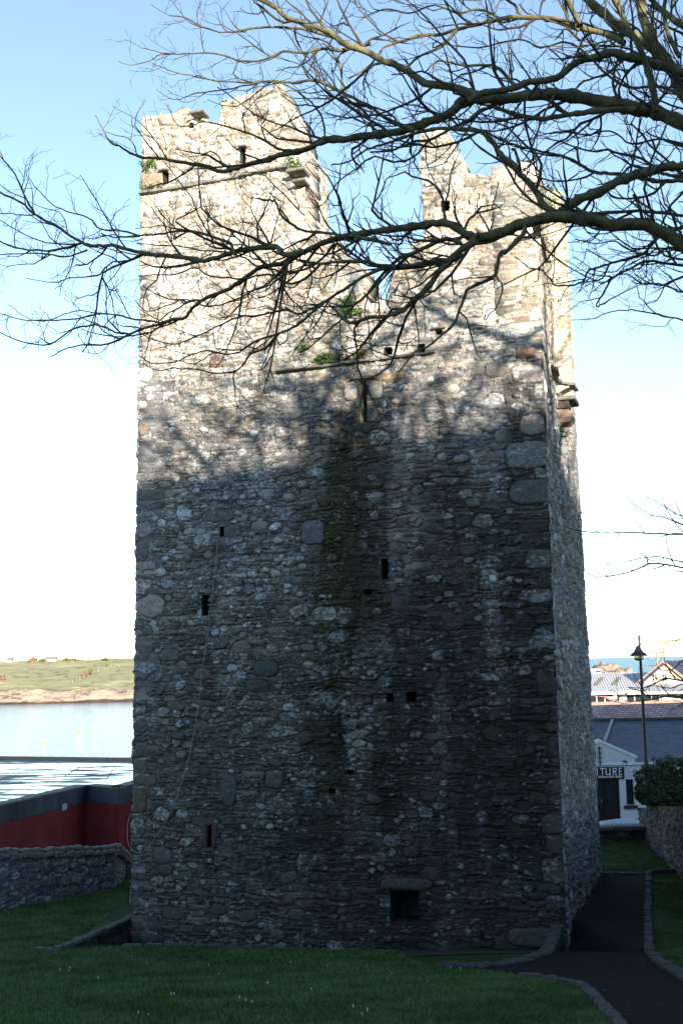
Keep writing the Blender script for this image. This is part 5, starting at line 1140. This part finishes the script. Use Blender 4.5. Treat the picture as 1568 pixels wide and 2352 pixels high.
def glyph(mb, ch, x, z, w, h, t):
    y0 = SY - .10
    def bar(a, b, c, d): mb.box((x + (a + c) / 2, y0, z + (b + d) / 2), (abs(c - a), .02, abs(d - b)))
    if ch == 'T': bar(0, h - t, w, h); bar(w / 2 - t / 2, 0, w / 2 + t / 2, h - t - .001)
    if ch == 'U': bar(0, 0, t, h); bar(w - t, 0, w, h); bar(t + .001, 0, w - t - .001, t)
    if ch == 'E': bar(0, 0, t, h); bar(t + .001, 0, w, t); bar(t + .001, h - t, w, h); bar(t + .001, h / 2 - t / 2, w * .9, h / 2 + t / 2)
    if ch == 'I': bar(w / 2 - t / 2, 0, w / 2 + t / 2, h)
    if ch == 'R':
        bar(0, 0, t, h); bar(t + .001, h - t, w, h); bar(w - t, h * .48, w, h - t - .001); bar(t + .001, h * .48, w - t - .001, h * .48 + t)
        mb.prism([(x + w * .38, y0 - .01, z + h * .48), (x + w * .38 + t * 1.2, y0 - .01, z + h * .48), (x + w + t * .2, y0 - .01, z), (x + w - t, y0 - .01, z)], (0, .02, 0))
for ch, x0, x1 in (('I', 1366.5, 1371.5), ('T', 1376, 1387), ('U', 1389, 1399.5), ('R', 1405, 1413.5), ('E', 1419, 1426)):
    mb = MB(); xa_ = S(x0, 1770).x; xb_ = S(x1, 1770).x; zb_ = S(1400, 1779).z; glyph(mb, ch, xa_, zb_, xb_ - xa_, S(1400, 1763.5).z - zb_, .034); mb.build('sign_letter', M['letter'], sg)
tx = text('sign_script', 'Unisex Hair Salon', 0, 0, .2, sg, M['letter'], 1.0, .35)
bb = [v.co.x for v in tx.data.vertices]; wdt = max(bb) - min(bb); want = S(1426, 1784).x - S(1370, 1784).x
tx.data.transform(Matrix.Translation((S(1370, 1784).x, 0, S(1400, 1786).z)) @ Matrix.Diagonal((want / wdt, 1, 1, 1)))
# wall lamp and hanging bracket
sp_ = S(1373.5, 1643); l0 = S(1374, 1714); l1 = S(1376, 1758)
MB().tube([(l0.x, SY - .12, l0.z), (l1.x, SY - .12, l1.z)], .035, 6).build('downpipe', M['iron'], salon)
for k in range(4): z = l0.z + (l1.z - l0.z) * (k + .4) / 4; MB().box((l0.x + .03, SY - .06, z), (.16, .12, .05)).build('pipe_clip', M['iron'], salon)
c = S(1431, 1749); mb = MB(); mb.tube([(c.x, SY - .02, c.z + .02), (c.x + .02, SY - .16, c.z + .02), (c.x + .10, SY - .26, c.z - .03)], [.05, .045, .06], 8); mb.build('wall_lamp', M['iron'], salon)
# back slate roof (longer, paler), behind the salon
lh = empty('slate_roofed_house', at(1480, 1640, 72), 'long house behind the salon showing only its purplish slate roof', 'house')
Yr = 76; rl0 = at(1340, 1619, Yr); rl1 = at(1600, 1607.5, Yr)
uvquad('roof', (rl0.x, 66, rl0.z - 5.0), (rl1.x + 8, 66, rl0.z - 5.0), (rl1.x + 8, Yr, rl1.z), (rl0.x, Yr, rl0.z), M['slate'], lh)
MB().tube([(rl0.x, Yr, rl0.z + .04), (rl1.x + 8, Yr, rl1.z + .04)], .12, 6).build('ridge', M['sandstone'], lh)
MB().box(((rl0.x + rl1.x) / 2 + 4, 71.5, rl0.z - 7.6), (rl1.x - rl0.x + 8, 9, 4.8)).build('wall', M['white'], lh)
# white ribbed metal roof building with a window band
def ribmat():
    m = mat('ribbed_metal', (.72, .74, .78), .45, .5, .1); t = NT(m); v = t.coord()
    n_ = t.noise(v, .5, 4); t.base(t.ramp(n_, [(.3, (.62, .65, .70)), (.7, (.76, .78, .80))])); return m
M['rib'] = ribmat()
wb_ = empty('white_metal_roofed_hall', at(1440, 1600, 105), 'low white hall with a ribbed pale metal roof and a band of dark windows', 'building')
Y0, Y1 = 104, 118
def rq(xa, xb, ye, yr_, mm, nm, sk=0):
    a = at(xa, ye, Y0); b = at(xb, ye, Y0); c = at(xb + sk, yr_, Y1); d = at(xa + sk, yr_, Y1); b.z = a.z; c.z = d.z
    o = uvquad(nm, a, b, c, d, mm, wb_, .2); return a, b, c, d
a, b, c_, d_ = rq(1310, 1474, 1592, 1549, M['rib'], 'roof', 12)
b = Vector((b.x, b.y, a.z)); mb = MB(); n = 44
for k in range(n + 1):
    t = k / n; p = a.lerp(b, t); q = d_.lerp(c_, t) ; mb.tube([p + Vector((0, 0, .07)), q + Vector((0, 0, .07))], .06, 4)
rb = mb.build('roof_ribs', M['trim'], wb_)
for xa, xb in ((1361, 1373), (1401, 1413)):
    sk_ = 10; p = [at(xa, 1571 - 0, Y0).lerp(at(xa, 1571, Y0), 0)]
    def rf(x, t): e = a.copy(); P_ = at(x, 1592, Y0); s = (P_.x - a.x) / (b.x - a.x); return a.lerp(b, s).lerp(d_.lerp(c_, s), t) + Vector((0, 0, .16))
    MB().poly([rf(xa - 2, .30), rf(xb - 4, .30), rf(xb + 6, .70), rf(xa + 8, .70)]).build('rooflight', noisy('rooflight', (.25, .22, .14), (.34, .3, .2), 1), wb_)
k0 = at(1440, 1592.5, Y0 - .6); k1 = at(1640, 1592.5, Y0 - .6); k2 = at(1640, 1574, Y0 + 5.2); k3 = at(1440, 1574, Y0 + 5.2); k1.z = k0.z; k3.z = k2.z = max(k2.z, k3.z)
uvquad('canopy_roof', k0, k1, k2, k3, M['rib'], wb_, .12); mb = MB()
for q in range(70): t = q / 69; mb.tube([k0.lerp(k1, t) + Vector((0, 0, .05)), k3.lerp(k2, t) + Vector((0, 0, .05))], .05, 4)
mb.build('canopy_ribs', M['trim'], wb_); b = Vector((k1.x, a.y, a.z))
wz_t = at(1400, 1592, Y0).z; wz_m1 = at(1400, 1612, Y0 + .5).z; wz_b = wz_m1 - 3.5
MB().box(((a.x + b.x) / 2, Y0 + .8, (wz_m1 + wz_b) / 2), (b.x - a.x, .6, wz_m1 - wz_b)).build('wall', M['white'], wb_)
MB().box(((a.x + b.x) / 2, Y0 + 1.0, (wz_t + wz_m1) / 2), (b.x - a.x, .2, wz_t - wz_m1)).build('window_band', M['glass'], wb_)
mb = MB()
for x in (1369, 1388, 1407, 1427, 1456, 1495, 1514): p = at(x, 1600, Y0 + .8); mb.box((p.x, Y0 + .86, (wz_t + wz_m1) / 2), (.10 if x not in (1427,) else .5, .1, wz_t - wz_m1 - .01))
for x0, x1 in ((1425, 1437), (1517, 1560)): p = at(x0, 1580, Y0 + .8); q = at(x1, 1580, Y0 + .8); mb.box(((p.x + q.x) / 2, Y0 + .84, (wz_t + wz_m1) / 2), (q.x - p.x, .12, wz_t - wz_m1 - .01))
mb.build('window_mullions', M['trim'], wb_)
MB().box(((a.x + b.x) / 2, Y0 - .1, a.z - .08), (b.x - a.x, .25, .22)).build('gutter', M['trim'], wb_)
lr = at(1345, 1562, 108); 
# cream gable house with two four-pane windows
Yh = 109.5; gh = empty('cream_gable_house', at(1530, 1600, Yh), 'cream rendered house with a steep gable and two small four-pane windows', 'house')
gp = at(1519, 1519, Yh); gl = at(1468, 1562, Yh); gr = at(1580, 1570, Yh); gb = at(1520, 1640, Yh).z
MB().prism([(gl.x, Yh, gb), (gr.x, Yh, gb), (gr.x, Yh, gr.z), (gp.x, Yh, gp.z), (gl.x, Yh, gl.z)], (0, .4, 0)).build('wall', M['cream'], gh)
GO = Vector((9, 9.5, 0)); g_ap = Vector((gp.x, Yh - .2, gp.z + .05)); g_re = Vector((gr.x + .6, Yh - .2, gr.z - .4)); g_le = Vector((gl.x - .4, Yh - .2, gl.z - .35))
uvquad('roof', g_re, g_re + GO, g_ap + GO, g_ap, M['slate'], gh, .25)
uvquad('roof', g_le + GO, g_le, g_ap, g_ap + GO, M['slate'], gh, .25)
MB().tube([(gp.x, Yh - .25, gp.z), (gr.x + .6, Yh - .25, gr.z - .35)], .13, 5).build('verge', M['sandstone'], gh)
MB().tube([(gp.x, Yh - .25, gp.z), (gl.x - .6, Yh - .25, gl.z - .45)], .1, 5).build('verge', M['sandstone'], gh)
MB().prism([(gr.x, Yh + .4, gb), (gr.x + 9, Yh + 9.9, gb), (gr.x + 9, Yh + 9.9, gr.z - .5), (gr.x, Yh + .4, gr.z - .5)], (-.3, 0, 0)).build('side_wall', M['cream'], gh)
for x in (1502, 1524.5):
    p0 = at(x - 4.8, 1548.5, Yh); p1 = at(x + 4.8, 1564, Yh); wn = MB().box(((p0.x + p1.x) / 2, Yh - .01, (p0.z + p1.z) / 2), (p1.x - p0.x, .06, p0.z - p1.z)).build('window', M['glass'], gh)
    mb = MB(); mb.box(((p0.x + p1.x) / 2, Yh - .06, (p0.z + p1.z) / 2), (.07, .03, p0.z - p1.z)); mb.box(((p0.x + p1.x) / 2, Yh - .063, (p0.z + p1.z) / 2), (p1.x - p0.x, .03, .07)); mb.build('glazing_bar', M['trim'], wn)
# small white chimney-like block left of the metal roof
p = at(1361, 1546, 130); o = empty('white_outbuilding', p, 'small flat-topped white building beside the tower edge below the rocks', 'building')
MB().box((p.x - 1.2, 130, p.z - 2), (3.6, 3, 5)).build('wall', M['white'], o); MB().box((p.x + .95, 128.6, p.z - 1.0), (.45, .3, 2.2)).build('pier', M['sandstone'], o)
# rocks in the sea
def rockz(x, y):
    c = np.exp(-((y - 380) / 26) ** 2); X0 = at(1370, 1540, 380).x; X1 = at(1488, 1545, 380).x
    e = sstep(X0 - 22, X0 - 6, x) * (1 - sstep(X1 - 12, X1 + 6, x)); n = fnoise(x, y, 9, 71, 4, sv=16)
    r = np.abs(fnoise(x, y, 3.2, 75, 3, sv=7) - .5) * 16 + (vnoise(x, y, 1.1, 79, 4) - .5) * 2.2
    return -2 + c * e * (6.6 + 5.2 * n + r * .55)
xs_ = np.arange(at(1300, 1540, 380).x, at(1530, 1540, 380).x, .6)
tag(sheet('rocks', xs_, np.arange(330, 430, .9), rockz, noisy('shore_rock', (.22, .15, .11), (.5, .38, .29), .25, bump=.9, dist=.8, lo=.38, hi=.6)), 'jagged brown shore rocks standing against the open sea', kind='structure')
# floodlight mast
p = at(1508.5, 1530, 118); q = at(1507, 1499, 118); mk = empty('floodlight_mast', p, 'thin pale floodlight mast with a short crossbar on the skyline above the cream house', 'mast')
MB().tube([(p.x, 118, p.z - 9), (q.x, 118, q.z)], .11, 6).build('pole', M['pale'], mk)
MB().box((q.x, 118, q.z), (1.1, .12, .12)).build('crossbar', M['pale'], mk)
for s_ in (-.6, .6): MB().box((q.x + s_, 117.9, q.z + .02), (.42, .35, .16), bev=.03).build('floodlight', M['cable'], mk)
# red and white streamer
p = at(1414, 1602, 92); st = empty('streamer', p, 'small red and white fish-shaped windsock in front of the dark window band', 'windsock')
prof = [(1378, 1599.5, .03), (1390, 1601, .07), (1398, 1604, .16), (1406, 1606, .24), (1411, 1602, .2), (1415, 1600, .13)]
mb = MB(); mb.tube([at(x, y, 92) for x, y, r in prof], [r for *_, r in prof], 8); mb.build('sock', noisy('red_white_cloth', (.5, .06, .06), (.65, .5, .5), 1.6), st)
MB().tube([at(1350, 1597, 92), at(1378, 1599.5, 92)], .03, 4).build('line', M['pale'], st)
a_ = at(1415, 1600, 92); MB().tube([(a_.x, 92, a_.z - 6), (a_.x, 92, a_.z + .2)], .04, 5).build('pole', M['pale'], st)
# ------------------------------------------------------------------ lamp post
LY = 48.0; t0 = at(1466.5, 1458, LY); lb = float(ground(t0.x, LY)); LXb = t0.x
lamp = empty('street_lamp', (LXb, LY, lb), 'tall black street lamp with a bell shade and spiked finial beside the salon', 'street lamp')
s_ = LY / F
pz = lambda y: at(1468, y, LY).z
MB().lathe((LXb, LY, lb), [(.13, 0), (.13, .5), (.10, .6), (.085, .9), (.07, pz(1610) - lb), (.055, pz(1515) - lb)], 12).build('post', M['iron'], lamp, True)
MB().lathe((LXb, LY, 0), [(.16, pz(1560) - .1), (.0, pz(1560))][:0] or [(.055, pz(1515)), (.05, pz(1490)), (.04, pz(1481)), (.08, pz(1479)), (.04, pz(1476)), (.03, pz(1473)), (.07, pz(1470)), (.045, pz(1466)), (.075, pz(1463)), (.03, pz(1459)), (.005, pz(1453))], 10).build('finial', M['iron'], lamp, True)
sx = at(1465, 1500, LY - .25).x
MB().lathe((sx, LY - .25, 0), [(.03, pz(1483)), (.10, pz(1486)), (.13, pz(1491)), (.20, pz(1497)), (.33, pz(1502)), (.35, pz(1505)), (.46, pz(1506.4)), (.46, pz(1507.2)), (.30, pz(1506.6)), (.1, pz(1500))], 20).build('shade', M['iron'], lamp, True)
gl_ = mat('lamp_glass', (.75, .8, .85), .05, .5); gl_.node_tree.nodes['Principled BSDF'].inputs['Transmission Weight'].default_value = .9
MB().lathe((sx, LY - .25, 0), [(.22, pz(1507.5)), (.21, pz(1512)), (.13, pz(1517)), (.02, pz(1518))], 16).build('globe', gl_, lamp, True)
MB().tube([(LXb, LY, pz(1484)), (LXb, LY - .12, pz(1481)), (sx, LY - .25, pz(1484))], .03, 6).build('bracket', M['iron'], lamp)
MB().box((LXb + .06, LY - .05, pz(1602)), (.14, .14, .3), bev=.02).build('bracket_box', M['cable'], lamp)
# ------------------------------------------------------------------ parked car (only its roof shows over the low wall)
CY = 46.5; cz = float(ground(10, CY)) + .07; cx = at(1420, 1890, CY).x; rt = at(1430, 1885.5, CY).z
car = empty('parked_car', (cx, CY, cz), 'pale blue parked car, only its roof and aerial showing above the low wall', 'car')
H = rt - cz; k = H / 1.45
side = [(-2.05, .30), (-2.1, .62), (-1.95, .86), (-1.2, .95), (-.55, 1.38), (.1, 1.45), (.9, 1.42), (1.55, 1.05), (1.98, .95), (2.08, .6), (2.05, .30)]
def ring(yw, inset):
    return [Vector((cx + x * 1.0, CY + yw * (1 - (.14 if z > 1.0 else 0)), cz + z * k)) for x, z in side]
mb = MB(); n = len(side); ys = (-.82, -.78, -.4, 0, .4, .78, .82); vs = []
for j, yw in enumerate(ys):
    sc_ = (.93, 1, 1.01, 1.015, 1.01, 1, .93)[j]
    for x, z in side: vs.append((cx + x * (1 if 0 < j < 6 else .985), CY + yw * (.86 if z > 1.0 else 1), cz + (z * sc_ if z > 1.3 else z) * k))
fs = [tuple(range(n - 1, -1, -1)), tuple(range((len(ys) - 1) * n, len(ys) * n))]
for j in range(len(ys) - 1):
    for i in range(n): fs.append((j * n + i, j * n + (i + 1) % n, (j + 1) * n + (i + 1) % n, (j + 1) * n + i))
mb.add(vs, fs); body = mb.build('body', M['carpaint'], car)
for sgn in (-1, 1):
    y = CY + sgn * .735
    MB().prism([(cx - 1.05, y, cz + 1.0 * k), (cx + 1.35, y, cz + 1.0 * k), (cx + .85, y, cz + 1.34 * k), (cx - .5, y, cz + 1.31 * k)], (0, sgn * .03, 0)).build('side_window', M['glass'], car)
    for x in (-1.3, 1.3):
        mb = MB(); Mx = Matrix.Translation((cx + x, CY + sgn * .78, cz + .32)) @ Matrix.Rotation(R(90), 4, 'X')
        m2 = MB(); m2.lathe((0, 0, 0), [(.2, -.1), (.32, -.09), (.32, .09), (.2, .1)], 18); wh = MB().add([Mx @ Vector(v) for v in m2.v], m2.f).build('wheel', M['tyre'], car)
        m3 = MB(); m3.lathe((0, 0, 0), [(.05, -.115), (.19, -.11), (.19, .11), (.05, .115)], 14); MB().add([Mx @ Vector(v) for v in m3.v], m3.f).build('rim', M['cable'], wh)
for x, z in ((-2.09, .7), (2.08, .72)):
    for y in (-.6, .6): MB().box((cx + x, CY + y, cz + z * k), (.05, .3, .14), bev=.02).build('headlight' if x < 0 else 'tail_light', M['glass'] if x < 0 else M['redwall'], car)
ax = at(1458, 1885, CY); MB().tube([(ax.x, CY, cz + 1.40 * k), (ax.x + .16, CY, cz + 1.40 * k + .62)], .008, 4).build('aerial', M['iron'], car)

# ------------------------------------------------------------------ unseen houses added behind the viewer: their roofs cut the low sun off the lower tower
def sunshadow(pt, Y):   # height at depth Y that shades point pt
    t = (pt.y - Y) / (math.cos(SUN_EL) * math.cos(SUN_AZ)); return pt.z + t * math.sin(SUN_EL), pt.x + t * math.cos(SUN_EL) * math.sin(SUN_AZ)
HY = -17.0
pl = front.P(*front.uv(308, 1118)); pm = front.P(*front.uv(640, 1070)); pr_ = front.P(*front.uv(1248, 995)); pf = right.P(*right.uv(1335, 1180))
for p in (pl, pm, pr_, pf): print('shadow caster', sunshadow(p, HY))
E = [sunshadow(p, HY) for p in (pl, pm, pr_, pf)]
def houseback(x0, x1, zr0, zr1, lab, seed, gx=None):
    g = float(ground((x0 + x1) / 2, HY)); o = empty('terraced_house', ((x0 + x1) / 2, HY - 4, g), lab, 'house', 'houses of the street behind the viewer')
    ez = min(zr0, zr1) - 2.6
    MB().box(((x0 + x1) / 2, HY - 4, (g + ez) / 2), (x1 - x0 - .02, 7.4, ez - g)).build('wall', M['white'] if seed % 2 else M['cream'], o)
    uvquad('roof', (x1, HY + .1 + 0, ez), (x0, HY + .1, ez), (x0, HY - 4, zr0), (x1, HY - 4, zr1), M['slate'], o)
    uvquad('roof', (x0, HY - 8.1, ez), (x1, HY - 8.1, ez), (x1, HY - 4, zr1), (x0, HY - 4, zr0), M['slate'], o)
    MB().prism([(x0 + .02, HY - .4, ez), (x0 + .02, HY - 7.6, ez), (x0 + .02, HY - 4, zr0 - .1)], (.25, 0, 0)).build('gable', M['white'], o)
    MB().prism([(x1 - .3, HY - .4, ez), (x1 - .3, HY - 7.6, ez), (x1 - .3, HY - 4, zr1 - .1)], (.25, 0, 0)).build('gable', M['white'], o)
    for i in range(2):
        for r_ in range(3):
            xx = x0 + (x1 - x0) * (i + .5) / 2; zz = g + 1.6 + r_ * 2.9
            if zz < ez - 1: MB().box((xx, HY - .28, zz), (1.0, .06, 1.5), bev=.02).build('window', M['glass'], o)
HYr = HY - 4
E = [sunshadow(p, HYr) for p in (pl, pm, pr_, pf)]; print(E)
zl_, xl_ = E[0]; zr_, xr_ = E[2]; sl_ = (zr_ - zl_) / (xr_ - xl_)
labs = ['cream house at the left end of the street behind the viewer', 'white house second from the left behind the viewer', 'cream house in the middle of the street behind the viewer', 'white house at the right end of the street behind the viewer', 'last cream house of the street behind the viewer', 'white house at the far left behind the viewer', 'cream house beyond the right end of the street behind the viewer', 'outermost white house at the far right behind the viewer']
def ridge(x): return zl_ + sl_ * (x - xl_) + .045 * (x - xl_)
for i, (x0, x1) in enumerate(((xl_ - 20, xl_ - 9), (xl_ - 9, xl_ + 2.2), (xl_ + 2.2, xr_ + .5), (xr_ + .5, xr_ + 9), (xr_ + 9, xr_ + 20), (xl_ - 31, xl_ - 20), (xr_ + 20, xr_ + 31), (xr_ + 31, xr_ + 44))):
    houseback(x0, x1, min(ridge(x0), 23.4), min(ridge(x1), 23.4), labs[i], i)

# unseen bare trees around the viewer, placed so their branches dapple the upper tower
def dappletree(x, y, H, seed, label, r0=.24, spread=1.0):
    rnd = np.random.RandomState(seed); g = float(ground(x, y)); o = empty('street_tree', (x, y, g), label, 'tree', 'bare trees behind the viewer')
    tt = Tubes(); tt.add(catmull([(x, y, g - .3), (x + .1, y, g + H * .2), (x, y + .1, g + H * .42)], 5), np.linspace(r0, r0 * .8, 11), 10); tt.build('trunk', M['bark'], o)
    tb = Tubes()
    def grow(p, d, L, r, lv):
        n = 6; Q = [p]
        for k in range(n):
            d = d + rnd.normal(0, .13, 3) + np.array([0, 0, .05]); d /= np.linalg.norm(d); Q.append(Q[-1] + d * L / n)
        Q = np.array(Q); rr = np.linspace(r, r * .72, n + 1); tb.add(Q, rr, 6 if lv < 2 else 4)
        if lv >= 3: return
        for k in range(3 if lv else 3):
            i = [6, 4, 2][k]; dd = d + rnd.normal(0, .62 * spread, 3); dd[2] = abs(dd[2]) * .55 + .08; dd /= np.linalg.norm(dd)
            grow(Q[i], dd, L * rnd.uniform(.66, .86), rr[i] * (.86 if k == 0 else .7), lv + 1)
    for k in range(7):
        a = k * 2.4 + rnd.uniform(-.3, .3); grow(np.array([x, y + .1, g + H * (.36 + .04 * k)]), np.array([math.cos(a) * .9, math.sin(a) * .9, .55 + .1 * k]), H * .21, r0 * .5, 0)
    tb.build('crown', M['bark'], o)
dappletree(6.3, 1.4, 14.6, 1, 'bare tree beside the viewer, left of a similar one', .33)
dappletree(9.6, 7.4, 14.6, 2, 'bare tree to the right, just outside the view, nearer the tower than its twin', .33)
dappletree(15.5, -11.5, 14.5, 3, 'bare tree in front of the houses behind the viewer', .3)
# fallen leaves, bits of litter and weeds at the edges
def scatter(name, pts, m, size, label, cat, seed):
    rnd = random.Random(seed); mb = MB()
    for (x, y) in pts:
        p = ghit(x, y); a = rnd.uniform(0, 6.28); s_ = size * rnd.uniform(.6, 1.3); z = float(ground(p.x, p.y)) + .035
        q = [Vector((p.x + math.cos(a + k * 1.57) * s_ * (1 if k % 2 else .5), p.y + math.sin(a + k * 1.57) * s_ * (1 if k % 2 else .5), z + rnd.uniform(-.004, .012))) for k in range(4)]
        mb.prism(q, (0, 0, .003))
    return tag(mb.build(name, m), label, cat, kind='stuff')
rl_ = random.Random(77)
scatter('fallen_leaves', [(rl_.uniform(300, 1540), rl_.uniform(2215, 2350)) for _ in range(60)] + [(rl_.uniform(1340, 1470), rl_.uniform(2030, 2340)) for _ in range(26)] + [(rl_.uniform(1500, 1565), rl_.uniform(2020, 2220)) for _ in range(14)],
        noisy('dead_leaf', (.045, .028, .014), (.11, .07, .035), 6), .022, 'small dead leaves lying on the lawn and the path', 'leaves', 3)
tuft('edge_weeds', [(lambda p: (p.x, p.y, float(ground(p.x, p.y)) + .02))(ghit(x, y)) for x, y in ((1375, 1998 + 16), (1368, 2030), (1358, 2045), (1345, 2062), (1334, 2078), (1322, 2098), (1312, 2118))],
     .06, 1300, .035, 'low green weeds growing along the edges of the dark path', M['blade'], 31)
